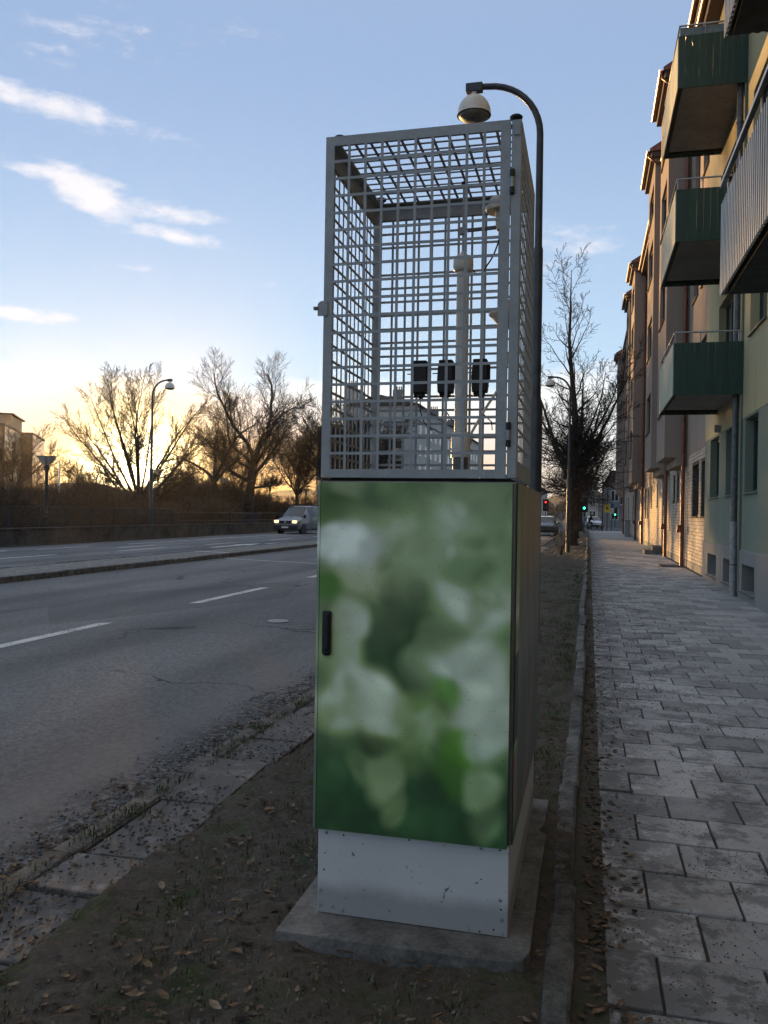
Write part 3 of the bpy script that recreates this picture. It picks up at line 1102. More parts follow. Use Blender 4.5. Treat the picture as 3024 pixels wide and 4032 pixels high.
# body box behind the door
ZB0, ZB1, YB = .395, 1.640, 4.24
bd = MB()
bd.box(CX0 + .006, CX1 - .003, CY0 + .022, YB, ZB0 + .004, ZB1)
cpart(bd, 'body', 'body_steel', bevel=.006)
door = printed_sheet(lambda u, v, d: (CX0 + .012 + (CX1 - CX0 - .030) * u, CY0 + d, ZB1 - .006 - (ZB1 - ZB0 - .004) * v), 74, 132, 'door', cab, door_colour, .02)
printed_sheet(lambda u, v, d: (CX0 + .0095 * u - .001, CY0 + .004 + d, ZB1 - .002 - (ZB1 - ZB0) * v), 1, 60, 'door_edge', cab, lambda u, v: lerp(door_colour(.02, v), (.42, .48, .52), .22), .04)


def side_colour(u, v):
    # the printed foil turns the corner: green strip, then trunks and a path, browned by a painted wall reflection
    if u < .10:
        c = door_colour(.97, v)
        if .47 < v < .72:
            c = (.014, .040, .024)
        if .76 < v < .93:
            c = (.27, .19, .145)
        return c
    s = .5 + .5 * math.sin(u * 41 + 1.7 * math.sin(v * 7)) * math.sin(u * 17 + v * 2.1 + 1)
    top = lerp((.20, .165, .105), (.27, .215, .14), s)
    mid = lerp((.13, .14, .14), (.20, .20, .185), s)
    low = lerp((.055, .075, .07), (.10, .12, .105), s)
    c = lerp(top, mid, smooth01((v - .16) / .22))
    c = lerp(c, low, smooth01((v - .46) / .2))
    k = smooth01((.10 - abs(u - .62 + (v - .72) * .9)) / .05) * smooth01((v - .58) / .08)
    return tuple(1.25 * q for q in lerp(c, (.19, .135, .10), k * .8))


sd = printed_sheet(lambda u, v, d: (CX1 - .0015 - d, CY0 + .024 + (YB - CY0 - .026) * u, ZB1 - .003 - (ZB1 - ZB0 - .004) * v), 46, 60, 'side_panel', cab, side_colour, .0)
# black lift handle
hd = MB()
hd.box(-.918, -.884, CY0 - .016, CY0 - .002, 1.02, 1.175)
h = cpart(hd, 'handle', 'black_plastic', door, bevel=.006)
hg = MB()
hg.box(-.911, -.891, CY0 - .026, CY0 - .017, 1.035, 1.165)
cpart(hg, 'handle_lever', 'black_plastic', door, bevel=.005)
hb = MB()
hb.lathe([(.012, -.004), (.014, .006), (.010, .012), (0, .012)], (-.901, CY0 - .008, 1.021), 14, 'z')
cpart(hb, 'lock', 'black_matt', door, smooth=40)

# plinth panel with its rivets
pl = MB()
pl.box(CX0 + .013, CX1 - .013, CY0 + .026, YB - .04, .082, .394)
plo = cpart(pl, 'plinth', 'plinth_paint', bevel=.003)
PX0, PX1, PZ0, PZ1 = CX0 + .013, CX1 - .013, .082, .394
scr = None
r = random.Random(17)
for (u, v) in ((.045, .93), (.14, .92), (.49, .95), (.86, .95), (.955, .95), (.035, .50), (.018, .26), (.02, .09), (.085, .09), (.14, .06), (.93, .07), (.97, .04), (.97, .19), (.96, .40), (.965, .30), (.86, .03)):
    x, z = PX0 + u * (PX1 - PX0), PZ0 + v * (PZ1 - PZ0)
    big = r.random() < .7
    m = MB().lathe([(.0062, 0), (.0055, -.003), (.002, -.0042), (0, -.0036)] if big else [(.0034, 0), (.003, -.001), (0, -.001)], (x, CY0 + .0255, z), 12, 'y')
    cpart(m, 'rivet', 'galv' if big else 'black_matt', plo, smooth=40)


# cage -------------------------------------------------------------------
GZ0, GZ1 = 1.652, 2.882
GX0, GX1, GY0, GY1 = -.945, -.243, 2.862, 3.555


def grille(name, O, A, N, W, H, nx, ny, ml, mr, mbt, mt, bar=.0098, t=.003, B=(0, 0, 1), parent=None):
    px, py = (W - ml - mr + bar) / nx, (H - mbt - mt + bar) / ny
    holes = [(ml + i * px, ml + i * px + px - bar, mbt + j * py, mbt + j * py + py - bar) for i in range(nx) for j in range(ny)]
    mb = MB().holed(O, A, N, 0, W, 0, H, holes, t, True, B)
    return cpart(mb, name, 'cage_paint', parent)


fg = grille('front_grille', (GX0 + .001, GY0, GZ0), (1, 0, 0), (0, -1, 0), .664, GZ1 - GZ0, 10, 19, .032, .034, .030, .034)
# folded door rim behind the front sheet
fr = MB()
for (x0, x1, z0, z1) in ((GX0 + .001, GX0 + .028, GZ0, GZ1), (GX0 + .640, GX0 + .664, GZ0, GZ1), (GX0 + .0285, GX0 + .6395, GZ0, GZ0 + .026), (GX0 + .0285, GX0 + .6395, GZ1 - .030, GZ1)):
    fr.box(x0, x1, GY0 + .0035, GY0 + .024, z0 + .0005, z1 - .0005)
cpart(fr, 'door_rim', 'cage_paint', fg, bevel=.002)
grille('side_grille', (GX0 + .004, GY1, GZ0), (0, -1, 0), (-1, 0, 0), GY1 - GY0 - .026, GZ1 - GZ0, 11, 19, .020, .020, .030, .092)
grille('side_grille', (GX1, GY0 + .028, GZ0), (0, 1, 0), (1, 0, 0), GY1 - GY0 - .028, GZ1 - GZ0, 11, 19, .028, .020, .062, .092)
grille('rear_grille', (GX1 - .004, GY1 + .001, GZ0), (-1, 0, 0), (0, 1, 0), GX1 - GX0 - .009, GZ1 - GZ0, 11, 19, .030, .030, .030, .075)
grille('roof_grille', (GX0 + .005, GY0 + .027, GZ1 - .004), (1, 0, 0), (0, 0, 1), GX1 - GX0 - .010, GY1 - GY0 - .028, 11, 11, .035, .035, .030, .035, B=(0, 1, 0))
# corner posts, top rails and the hinge post
for q in ((GX0 + .668, GX1 - .0005, GY0 + .001, GY0 + .026, GZ0, GZ1 - .001), (GX0 + .0085, GX0 + .034, GY1 - .028, GY1 - .0035, GZ0, GZ1 - .0085),
          (GX1 - .032, GX1 - .0045, GY1 - .028, GY1 - .0035, GZ0, GZ1 - .0085)):
    cpart(MB().box(*q), 'corner_post', 'cage_paint', bevel=.003)
tr = MB()
tr.box(GX0 + .008, GX0 + .012, GY0 + .030, GY1 - .030, GZ1 - .082, GZ1 - .010)
tr.box(GX1 - .008, GX1 - .004, GY0 + .030, GY1 - .030, GZ1 - .082, GZ1 - .010)
tr.box(GX0 + .036, GX1 - .036, GY1 - .008, GY1 - .0035, GZ1 - .070, GZ1 - .010)
tr.box(GX0 + .013, GX0 + .040, GY0 + .030, GY1 - .030, GZ1 - .013, GZ1 - .0085)
cpart(tr, 'top_rail', 'cage_paint')
bs = MB()
bs.box(CX0 + .03, CX1 - .03, CY0 + .05, GY1 + .01, ZB1 + .0005, GZ0 - .0005)
cpart(bs, 'cage_base', 'black_matt')
for (x, y) in ((GX0 + .038, GY0 + .05), (GX1 - .022, GY0 + .022), (GX1 - .03, GY1 - .03), (GX0 + .04, GY1 - .03)):
    e = MB().lathe([(.012, -.002), (.012, .008), (.021, .009), (.023, .016), (.018, .021), (0, .022)], (x, y, GZ1), 18)
    cpart(e, 'lifting_knob', 'black_plastic', smooth=40)
for z in (2.665, 1.80):
    hx = GX0 + .6665
    a = MB().lathe([(.0085, 0), (.0085, .025), (0, .025)], (hx + .006, GY0 - .006, z + .018), 12)
    cpart(a, 'hinge_cap', 'black_plastic', fg, smooth=40)
    a = MB().lathe([(0, 0), (.0085, 0), (.0085, .022), (0, .022)], (hx + .006, GY0 - .006, z - .040), 12)
    cpart(a, 'hinge_cap', 'black_plastic', fg, smooth=40)
    b = MB().lathe([(0, 0), (.0075, 0), (.0075, .034), (0, .034)], (hx + .006, GY0 - .006, z - .017), 12)
    cpart(b, 'hinge_barrel', 'galv', fg, smooth=40)
pk = MB().box(GX1 - .026, GX1 - .004, GY0 - .003, GY0 + .0, GZ1 - .055, GZ1 - .016)
cpart(pk, 'corner_bracket', 'cage_paint', bevel=.001)
lt = MB()
lt.prism([(-.032, -.03), (.006, -.03), (.006, .024), (-.020, .024), (-.032, .014)], (1, 0, 0), (0, 0, 1), (0, 1, 0), 0, .004)
lt.v = [(v[0] + GX0 + .012, v[1] + GY0 - .006, v[2] + 2.265) for v in lt.v]
ln = cpart(lt, 'latch_plate', 'cage_paint', fg, bevel=.001)
l2 = MB().box(GX0 - .034, GX0 - .018, GY0 - .012, GY0 + .002, 2.257, 2.268)
cpart(l2, 'latch_bolt', 'galv_dark', fg, bevel=.001)

# instruments inside the cage --------------------------------------------
zt = GZ0 - .0004
mst = thing('sampling_mast', 'pale grey instrument mast with a rain-hat sensor arm inside the cage', 'instrument mast', (-.495, 3.24, zt))
mo = Vector((.495, -3.24, -zt))


def mpart(mb, name, m, parent, o, **kw):
    mb.v = [tuple(Vector(v) + o) for v in mb.v]
    return mb.build(name, m, parent, **kw)


X0, Y0 = -.495, 3.24
mpart(MB().lathe([(.030, 0), (.030, .105), (0, .105)], (X0, Y0, zt), 24), 'base_tube', 'galv_dark', mst, mo, smooth=40)
mpart(MB().lathe([(.037, .0), (.037, .085), (.031, .10), (.0, .10)], (X0, Y0, 1.748), 24), 'sleeve', 'pipe_white', mst, mo, smooth=40)
mpart(MB().lathe([(.0255, 0), (.0245, .66), (0, .66)], (X0, Y0, 1.85), 24), 'pipe', 'pipe_white', mst, mo, smooth=40)
mpart(MB().lathe([(.030, -.018), (.038, -.010), (.040, .004), (.039, .032), (.030, .044), (.014, .050), (.010, .062), (0, .062)], (X0, Y0, 2.495), 24), 'cap', 'white_plastic', mst, mo, smooth=50)
mpart(MB().lathe([(.0068, 0), (.0068, .265), (0, .265)], (X0, Y0, 2.553), 12), 'rod', 'galv', mst, mo, smooth=40)
mpart(MB().lathe([(.010, 0), (.013, .008), (.013, .018), (.006, .022), (0, .022)], (X0, Y0, 2.812), 12), 'rod_tip', 'black_matt', mst, mo, smooth=40)
mpart(MB().box(X0 - .016, X0 + .012, Y0 - .012, Y0 + .012, 2.625, 2.652), 'clamp', 'galv', mst, mo, bevel=.002)
mpart(MB().bar((X0 + .014, Y0, 2.640), (X0 + .135, Y0 + .02, 2.652), .012, .012), 'arm', 'galv_dark', mst, mo)
hx, hy = X0 + .142, Y0 + .02
mpart(MB().lathe([(0, 0), (.016, .0), (.021, .012), (.021, .10), (0, .10)], (hx, hy, 2.640), 20), 'sensor_body', 'white_plastic', mst, mo, smooth=40)
rh = MB().lathe([(.020, .012), (.058, .0), (.061, .008), (.060, .018), (.054, .022), (.022, .024)], (hx, hy, 2.712), 28)
rh.lathe([(.024, .0), (.044, .002), (.046, .012), (.040, .022), (.012, .028), (0, .028)], (hx, hy, 2.742), 28)
mpart(rh, 'rain_hat', 'white_plastic', mst, mo, smooth=50)
cab_pts = []
for k in range(15):
    t = k / 14
    cab_pts.append((X0 + .034 + (.112) * t ** .8 + .0, Y0 - .004 + .024 * t, 2.484 - .030 * math.sin(min(1, t * 2.2) * math.pi) * (1 - t) + .158 * t ** 2.6))
mpart(MB().tube(cab_pts, .0032, 7), 'cable', 'black_plastic', mst, mo, smooth=True)

for i, (bx, lab) in enumerate(((-.685, 'black sampler case hanging in the cage, farthest from the mast'), (-.578, 'black sampler case hanging in the cage beside the mast on its open side'), (-.438, 'black sampler case hanging in the cage behind the mast, towards the hinges'))):
    by = 3.36
    s = thing('air_sampler', lab, 'air sampler', (bx, by, 2.02), group='black air samplers hanging in the cage')
    MB().prism([(-.030, .0), (.030, .0), (.034, .03), (.031, .12), (-.029, .12), (-.033, .05)], (1, 0, 0), (0, 0, 1), (0, -1, 0), -.026, .026).build('case', 'black_plastic', s, bevel=.004)
    MB().box(-.027, .030, -.024, .024, .1205, .134).build('lid', 'black_matt', s, bevel=.004)
    MB().lathe([(.0, -.030), (.008, -.030), (.010, -.016), (.018, -.012), (.018, -.001), (0, -.001)], (.004, 0, 0), 14).build('inlet', 'black_plastic', s, smooth=40)
    MB().lathe([(.0, -.014), (.007, -.014), (.009, -.001), (0, -.001)], (-.02, .006, 0), 10).build('inlet', 'black_plastic', s, smooth=40)
    MB().box(.0315, .040, -.02, .02, .055, .115).build('side_clip', 'black_matt', s, bevel=.002)
    MB().tube([(0, .0265, .09), (.0, .19, .092)], .004, 6).build('hanger', 'galv_dark', s)
    MB().tube([(-.055, .0, .082), (-.031, 0, .082)], .0025, 6).build('pin', 'galv_dark', s)
    MB().tube([(.002, 0, -.030), (.004, -.002, -.075), (.02 + .015 * i, .0, -.120), (.05, .02, -.150)], .0025, 6).build('wire', 'black_plastic', s)
fn = thing('rain_funnel', 'white cone-shaped rain funnel fixed inside the cage near its hinged edge', 'funnel', (-.330, 3.27, 2.25))
MB().lathe([(.004, -.004), (.010, .0), (.066, .060), (.066, .066), (.040, .082), (.016, .118), (.0, .12)], n=28).build('cone', 'white_plastic', fn, smooth=30)
MB().bar((.017, 0, .10), (.078, 0, .105), .008, .008).build('bracket', 'galv', fn)
tb = MB().tube([(-.46, 3.25, 1.80), (-.452, 3.25, 1.85), (-.40, 3.26, 1.945), (-.335, 3.28, 2.05), (-.318, 3.30, 2.16)], .0055, 8)
tag(tb.build('drain_hose', 'white_plastic', smooth=True), 'thin white hose slanting up beside the instrument mast', 'hose')
tb = MB()
tb.lathe([(.032, .0), (.034, .010), (.030, .035), (.018, .046), (0, .048)], (-.39, 3.28, zt), 18)
tag(tb.build('junction_can', 'galv_dark', smooth=40), 'small dark round can standing on the cage floor by the mast', 'can')


# ------------------------------------------------------------------ street lamps
def street_lamp(name, label, loc, Hh, arm, dirx, k=1., group='street lamps with dome heads'):
    o = thing(name, label, 'street lamp', loc, 0., group)
    a = Hh * .42
    MB().lathe([(.082 * k, 0), (.080 * k, a), (.062 * k, a + .10), (.060 * k, a + .12), (0, a + .12)], n=18).build('lower_post', 'lamp_post', o, smooth=40)
    rb = .62 * k
    pts = [(0, 0, a + .11), (0, 0, Hh * .70)]
    rd = [.056 * k, .056 * k]
    pts += [(0, 0, Hh * .705), (0, 0, Hh - rb)]
    rd += [.045 * k, .040 * k]
    for i in range(1, 11):
        t = i / 10 * math.pi / 2
        pts.append((dirx * rb * (1 - math.cos(t)), 0, Hh - rb + rb * math.sin(t)))
        rd.append(.040 * k - .004 * k * i / 10)
    pts.append((dirx * arm, 0, Hh + .01))
    rd.append(.034 * k)
    MB().tube(pts, rd, 14).build('bent_arm', 'lamp_post', o, smooth=50)
    hx = dirx * (arm + .04 * k)
    MB().box(hx - .10 * k, hx + .10 * k, -.045 * k, .045 * k, Hh - .055 * k, Hh + .05 * k).build('arm_socket', 'lamp_post', o, bevel=.01)
    prof = [(.035 * k, .0)]
    R0 = .20 * k
    for i in range(1, 10):
        t = i / 9 * math.pi / 2
        prof.append((R0 * math.sin(t), -.03 * k - R0 * 1.15 * (1 - math.cos(t))))
    hz = Hh - .055 * k
    z1 = -.03 * k - R0 * 1.15
    prof += [(R0 * 1.02, z1 - .015 * k), (R0 * .99, z1 - .015 * k), (R0 * .96, z1 + .01)]
    dm = MB().lathe(prof, (hx, 0, hz), 30).build('dome', 'lamp_cream', o, smooth=45)
    MB().lathe([(R0 * .955, z1 - .010), (R0 * .80, z1 - .045 * k), (R0 * .4, z1 - .075 * k), (0, z1 - .080 * k)][::-1], (hx, 0, hz), 28).build('bowl', 'lamp_inside', dm, smooth=True)
    MB().box(-.07 * k, .07 * k, -.088 * k, -.078 * k, .5, .9).build('service_hatch', 'lamp_post', o, bevel=.003)
    return o


street_lamp('street_lamp', 'dome-headed lamp on a bent dark post right behind the printed cabinet', (-.625, 9.85, .02), 6.58, .74, -1)
street_lamp('street_lamp', 'dome-headed lamp on a bent dark post among the bare street trees', (-.80, 33.8, .02), 7.0, .74, -1)
street_lamp('street_lamp', 'dome-headed lamp on a tall bent post behind the low dark wall', (-24.9, 43.9, -.05), 9.05, 1.05, 1, 1.45)


# ------------------------------------------------------------------ buildings along the footway
def wpart(mb, name, m, parent, **kw):
    """build in world coordinates under a thing placed at its own base"""
    o = Vector(parent.location) if parent.parent is None else Vector(parent.parent.location)
    mb.v = [tuple(Vector(v) - o) for v in mb.v]
    return mb.build(name, m, parent, **kw)


def window_x(parent, X, y0, y1, z0, z1, rec, frame, mull=1, sill=True, fw=.055, tran=0., pane='pane', sm=None):
    """window in a wall facing -X: frame, panes and sill, set back by rec"""
    xf = X + rec
    fr = MB().holed((xf - .05, 0, 0), (0, -1, 0), (-1, 0, 0), -y1, -y0, z0, z1,
                    [(-y1 + fw + (y1 - y0 - fw) / (mull + 1) * k, -y1 + (y1 - y0 - fw) / (mull + 1) * (k + 1), z0 + fw, z1 - fw) for k in range(mull + 1)], .05, True)
    w = wpart(fr, 'window', frame, parent)
    for k in range(mull + 1):
        a = y1 - fw - (y1 - y0 - fw) / (mull + 1) * k
        b = y1 - (y1 - y0 - fw) / (mull + 1) * (k + 1)
        p = MB().add([(xf - .022, a, z0 + fw), (xf - .022, b, z0 + fw), (xf - .022, b, z1 - fw), (xf - .022, a, z1 - fw)], [(0, 1, 2, 3)])
        wpart(p, 'pane', pane, w)
    bk = MB().add([(xf + .004, y1, z0), (xf + .004, y0, z0), (xf + .004, y0, z1), (xf + .004, y1, z1)], [(0, 1, 2, 3)])
    wpart(bk, 'reveal_back', 'black_matt', w)
    if sill:
        s = MB().prism([(X - .06, z0 - .03), (X + rec - .055, z0 - .008), (X + rec - .055, z0 + .004), (X - .06, z0 - .018)], (1, 0, 0), (0, 0, 1), (0, 1, 0), y0 - .04, y1 + .04)
        wpart(s, 'sill', sm or 'galv_dark', w)
    return w


# -- near house: yellow render over a green painted ground floor
NX = 2.84
hb = thing('apartment_house', 'yellow rendered apartment house with green-painted ground floor and balconies', 'house', (6.5, 9.5, 0))
GW = [(y, y + 1.25) for y in (.4, 4.2, 8.2, 12.0)] + [(15.62, 16.86), (17.88, 19.12), (20.08, 21.5)]
BW = [(y, y + 1.2) for y in (.4, 4.2, 8.2, 12.0)] + [(15.62, 16.84), (17.95, 19.1), (20.1, 21.5)]
Y0n, Y1n = -6., 22.42
H = lambda lst, a, b: [(-q[1], -q[0], a, b) for q in lst]
wpart(MB().holed((NX - .03, 0, 0), (0, -1, 0), (-1, 0, 0), -Y1n, -Y0n, -.1, .90, H(BW, .16, .66), .30), 'plinth', 'plaster_plinth', hb)
wpart(MB().holed((NX, 0, 0), (0, -1, 0), (-1, 0, 0), -Y1n, -Y0n, .90, 3.43, H(GW, 2.0, 3.39), .24), 'lower_wall', 'plaster_green', hb)
UW = []
for z in (4.9, 7.9, 10.9):
    UW += [(y, y + 1.5, z, z + 1.5) for y in (.2, 12.4, 15.0)]
    UW += [(18.3, 20.4, z - .85, z + 1.45), (6.6, 8.6, z - .85, z + 1.45)]
wpart(MB().holed((NX - .006, 0, 0), (0, -1, 0), (-1, 0, 0), -Y1n, -Y0n, 3.43, 13.6, [(-b, -a, c, d) for a, b, c, d in UW], .24), 'upper_wall', 'plaster_yellow', hb)
# plinth drip edge, end walls, back and roof
wpart(MB().prism([(NX - .03, .895), (NX + .02, .895), (NX + .02, .925), (NX, .925)], (1, 0, 0), (0, 0, 1), (0, 1, 0), Y0n, Y1n), 'plinth_ledge', 'plaster_plinth', hb)
ew = MB()
ew.add([(NX, Y1n, -.1), (12, Y1n, -.1), (12, Y1n, 13.6), (NX, Y1n, 13.6), (NX, Y0n, -.1), (12, Y0n, -.1), (12, Y0n, 13.6), (NX, Y0n, 13.6)],
       [(1, 0, 3, 2), (4, 5, 6, 7), (5, 1, 2, 6)])
wpart(ew, 'end_wall', 'plaster_yellow', hb)
wpart(MB().prism([(2.50, 13.60), (7.4, 16.6), (12.4, 13.60), (12.4, 13.8), (7.4, 16.85), (2.46, 13.82)], (1, 0, 0), (0, 0, 1), (0, 1, 0), Y0n - .2, Y1n + .15), 'roof', 'roof_tile', hb)
wpart(MB().box(2.52, NX + .02, Y0n, Y1n, 13.38, 13.58), 'eaves', 'brown_frame', hb)


def gutter(parent, X, z, y0, y1, rr=.075):
    pts = []
    for k in range(9):
        t = math.pi + k * math.pi / 8
        pts.append((X + rr * math.cos(t), z + rr * math.sin(t)))
    pts += [(X + rr - .006 + 0, z)]
    inner = [(X + (rr - .008) * math.cos(math.pi + k * math.pi / 8), z + (rr - .008) * math.sin(math.pi + k * math.pi / 8)) for k in range(8, -1, -1)]
    o = wpart(MB().prism(pts[:9] + inner, (1, 0, 0), (0, 0, 1), (0, 1, 0), y0, y1), 'gutter', 'copper_brown', parent)
    return o


gutter(hb, 2.44, 13.66, Y0n, Y1n + .1)
for (a, b) in GW:
    window_x(hb, NX, a, b, 2.0, 3.39, .20, 'green_frame', 1, sm='plaster_green')
for (a, b) in BW:
    window_x(hb, NX - .03, a, b, .16, .66, .26, 'brown_frame', 0, sill=True, sm='concrete')
for (a, b, c, d) in UW:
    window_x(hb, NX, a, b, c, d, .20, 'green_frame', 2 if b - a > 1.8 else 1, sill=(d - c < 2), pane='pane_bright')
# downpipe beside the balconies, steel below, plus a thin riser
for nm, z0, z1, rr, mm in (('downpipe', 1.45, 13.55, .062, 'galv_dark'), ('downpipe_shoe', .0, 1.445, .068, 'galv')):
    wpart(MB().tube([(2.735, 17.32, z0), (2.735, 17.32, z1)], rr, 16), nm, mm, hb, smooth=40)
wpart(MB().tube([(2.805, 17.14, .1), (2.805, 17.14, 1.9), (2.805, 17.14, 13.4)], .022, 10), 'riser_pipe', 'plaster_green', hb, smooth=40)
for z in (.6, 1.9, 3.7, 6.2, 9.2, 12.0):
    wpart(MB().lathe([(.074, 0), (.074, .03), (0, .03)], (2.735, 17.32, z), 16), 'pipe_clip', 'galv_dark', hb)
wpart(MB().box(2.70, 2.832, 19.86, 20.0, 3.44, 3.60), 'vent_box', 'galv', hb, bevel=.008)


def board_balcony(zb, cloth=False):
    """concrete slab behind vertical boards: dark at the ends, pale along the front"""
    X1, ya, yb = NX - .01, 17.12, 20.42
    XF = 1.56
    b = MB().box(XF + .10, X1, ya + .09, yb - .09, zb + .10, zb + .24)
    o = wpart(b, 'balcony', 'slab_soffit', hb, bevel=.01)
    wpart(MB().box(XF + .026, XF + .095, ya + .026, yb - .026, zb + .05, zb + .15), 'edge_beam', 'soffit_dark', o)
    wpart(MB().box(XF + .1, X1, ya + .026, ya + .085, zb + .05, zb + .15), 'end_beam', 'soffit_dark', o)
    wpart(MB().box(XF + .1, X1, yb - .085, yb - .026, zb + .05, zb + .15), 'end_beam', 'soffit_dark', o)
    w = .118
    n = int((X1 - XF) / w)
    w2 = (X1 - XF) / n
    for yy in (ya, yb):
        for k in range(n):
            x = XF + k * w2
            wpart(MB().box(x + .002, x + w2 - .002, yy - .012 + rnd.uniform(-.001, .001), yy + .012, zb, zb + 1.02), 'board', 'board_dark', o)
    m = int((yb - ya - .05) / w)
    w3 = (yb - ya - .03) / m
    for k in range(m):
        y = ya + .015 + k * w3
        wpart(MB().box(XF - .012 + rnd.uniform(-.0015, .0015), XF + .010, y + .0022, y + w3 - .0022, zb + .005, zb + 1.02), 'board', 'board_pale', o)
    rail = MB().tube([(X1, ya + .02, zb + 1.23), (XF + .02, ya + .02, zb + 1.23), (XF + .02, yb - .02, zb + 1.23), (X1, yb - .02, zb + 1.23)], .019, 10)
    wpart(rail, 'handrail', 'rail_metal', o, smooth=60)
    for (x, y) in [(XF + .03, ya + .03), (2.05, ya + .03), (2.75, ya + .03), (XF + .03, 18.2), (XF + .03, 19.3), (XF + .03, yb - .03)]:
        wpart(MB().tube([(x, y, zb + .2), (x, y, zb + 1.215)], .012, 8), 'rail_post', 'rail_metal', o)
    if cloth:
        wpart(MB().box(XF + .02, X1, ya + .05, ya + .054, zb + 1.03, zb + 1.21), 'wind_screen', 'wind_cloth', o)
        wpart(MB().box(XF + .046, XF + .050, ya + .06, yb - .06, zb + 1.03, zb + 1.21), 'wind_screen', 'wind_cloth', o)
    return o


for i, zb in enumerate((3.90, 6.90, 9.90)):
    o = board_balcony(zb, i == 2)
    tag(o, ('lowest', 'middle', 'topmost with cloth windscreen')[i] + ' of the dark green boarded balconies')


def sheet_balcony(zb):
    X1, ya, yb, XF = NX - .01, 5.2, 9.96, 1.42
    o = wpart(MB().box(XF + .05, X1, ya + .05, yb - .05, zb - .02, zb + .13), 'balcony', 'soffit_dark', hb)
    prof = []
    p = .098
    y = ya
    while y < yb - .01:
        prof += [(y, 0.), (y + p * .50, 0.), (y + p * .54, -.026), (y + p * .96, -.026)]
        y += p
    prof.append((yb, 0.))
    vs = [(XF + d, y, z) for z in (zb - .01, zb + 1.02) for (y, d) in prof]
    n = len(prof)
    wpart(MB().add(vs, [(i + 1, i, n + i, n + i + 1) for i in range(n - 1)]), 'corrugated_front', 'sheet_grey', o)
    vs, prof = [], []
    x = XF
    while x < X1 - .01:
        prof += [(x, 0.), (x + p * .50, 0.), (x + p * .54, .022), (x + p * .96, .022)]
        x += p
    n = len(prof)
    for yy in (ya, yb):
        wpart(MB().add([(x, yy + (d if yy == ya else -d), z) for z in (zb - .01, zb + 1.02) for (x, d) in prof], [(i, i + 1, n + i + 1, n + i) for i in range(n - 1)]), 'corrugated_end', 'sheet_grey', o)
    wpart(MB().box(XF - .012, XF + .03, ya, yb, zb + 1.021, zb + 1.04), 'sheet_cap', 'soffit_dark', o)
    wpart(MB().bar((XF - .02, ya, zb + 1.22), (XF - .02, yb + .02, zb + 1.22), .05, .04), 'handrail', 'rail_metal', o)
    wpart(MB().bar((XF, yb - .01, zb + 1.22), (X1, yb - .01, zb + 1.22), .05, .04), 'handrail', 'rail_metal', o)
    for y in (ya + .5, ya + 1.6, ya + 2.7, ya + 3.8, yb - .25):
        wpart(MB().bar((XF + .035, y, zb + .13), (XF + .0, y, zb + 1.20), .04, .012), 'rail_post', 'rail_metal', o)
    return o


for i, zb in enumerate((4.04, 6.94, 9.94)):
    tag(sheet_balcony(zb), ('lowest', 'middle', 'topmost')[i] + ' of the grey corrugated-metal balconies')

# -- brown house with oriels over a pale brick ground floor
BX = 2.93
bh = thing('brick_house', 'brown rendered house with stacked oriels above a pale brick ground floor', 'house', (7, 50, 0))
BY0, BY1 = 22.43, 78.2
BWN = [(22.9, 23.95, 1.55, 3.03), (24.35, 25.95, 1.55, 3.03), (28.4, 29.15, 2.10, 2.97), (29.6, 30.35, 2.10, 2.97), (30.85, 31.6, 2.10, 2.97), (34.35, 35.75, .12, 3.05),
       (38.5, 39.1, 1.98, 2.95), (41.9, 42.5, 1.98, 2.95), (44.2, 45.2, 1.48, 2.95), (46.0, 47.0, 1.48, 2.95), (49.6, 50.3, 2.0, 2.95), (51.3, 52.0, 2.0, 2.95), (53.2, 53.9, 2.0, 2.95),
       (59.0, 60.0, 1.2, 2.95), (66, 67.2, .2, 2.95), (70, 71, 1.4, 2.95)]
hol = [(-b, -a, c, d) for a, b, c, d in BWN]
wpart(MB().holed((BX + .025, 0, 0), (0, -1, 0), (-1, 0, 0), -BY1, -BY0, .20, 3.40, hol, .22), 'mortar_wall', 'mortar', bh)
wpart(MB().box(BX - .01, BX + .02, BY0, 34.3, -.1, .199), 'plinth', 'plaster_plinth', bh)
wpart(MB().box(BX - .01, BX + .02, 35.8, BY1, -.1, .199), 'plinth', 'plaster_plinth', bh)
# bricks: courses 0.1 m, stretcher 0.34 m
bricks, farb = [], MB()
C, L = .100, .340
row = 0
z = .205
while z < 3.36:
    y = BY0 - (L / 2 if row % 2 else 0)
    while y < BY1:
        a, b = max(y, BY0) + .006, min(y + L, BY1) - .006
        segs = [(a, b)]
        for (wa, wb, c, d) in BWN:
            if c < z + C - .004 and d > z + .004:
                ns = []
                for (p, q) in segs:
                    if q <= wa or p >= wb:
                        ns.append((p, q))
                    else:
                        if p < wa - .02:
                            ns.append((p, wa))
                        if q > wb + .02:
                            ns.append((wb, q))
                segs = ns
        for (p, q) in segs:
            if q - p > .02:
                bricks.append((p, q, z + .006, z + C - .006))
        y += L
    z += C
    row += 1
bricks.sort(key=lambda q: q[0])
shared = {}
for i, (p, q, c, d) in enumerate(bricks):
    pr = rnd.uniform(-.003, .003)
    if i < 300:
        key = round(q - p, 3)
        if key not in shared:
            shared[key] = MB().box(0, .03, 0, q - p, 0, d - c).mesh('brick', 'brick')
        inst('brick', shared[key], bh, Vector((BX + pr, p, c)) - bh.location)
    else:
        farb.box(BX + pr, BX + .03, p, q, c, d)
tag(wpart(farb, 'far_bricks', 'brick_far', bh), kind='stuff')
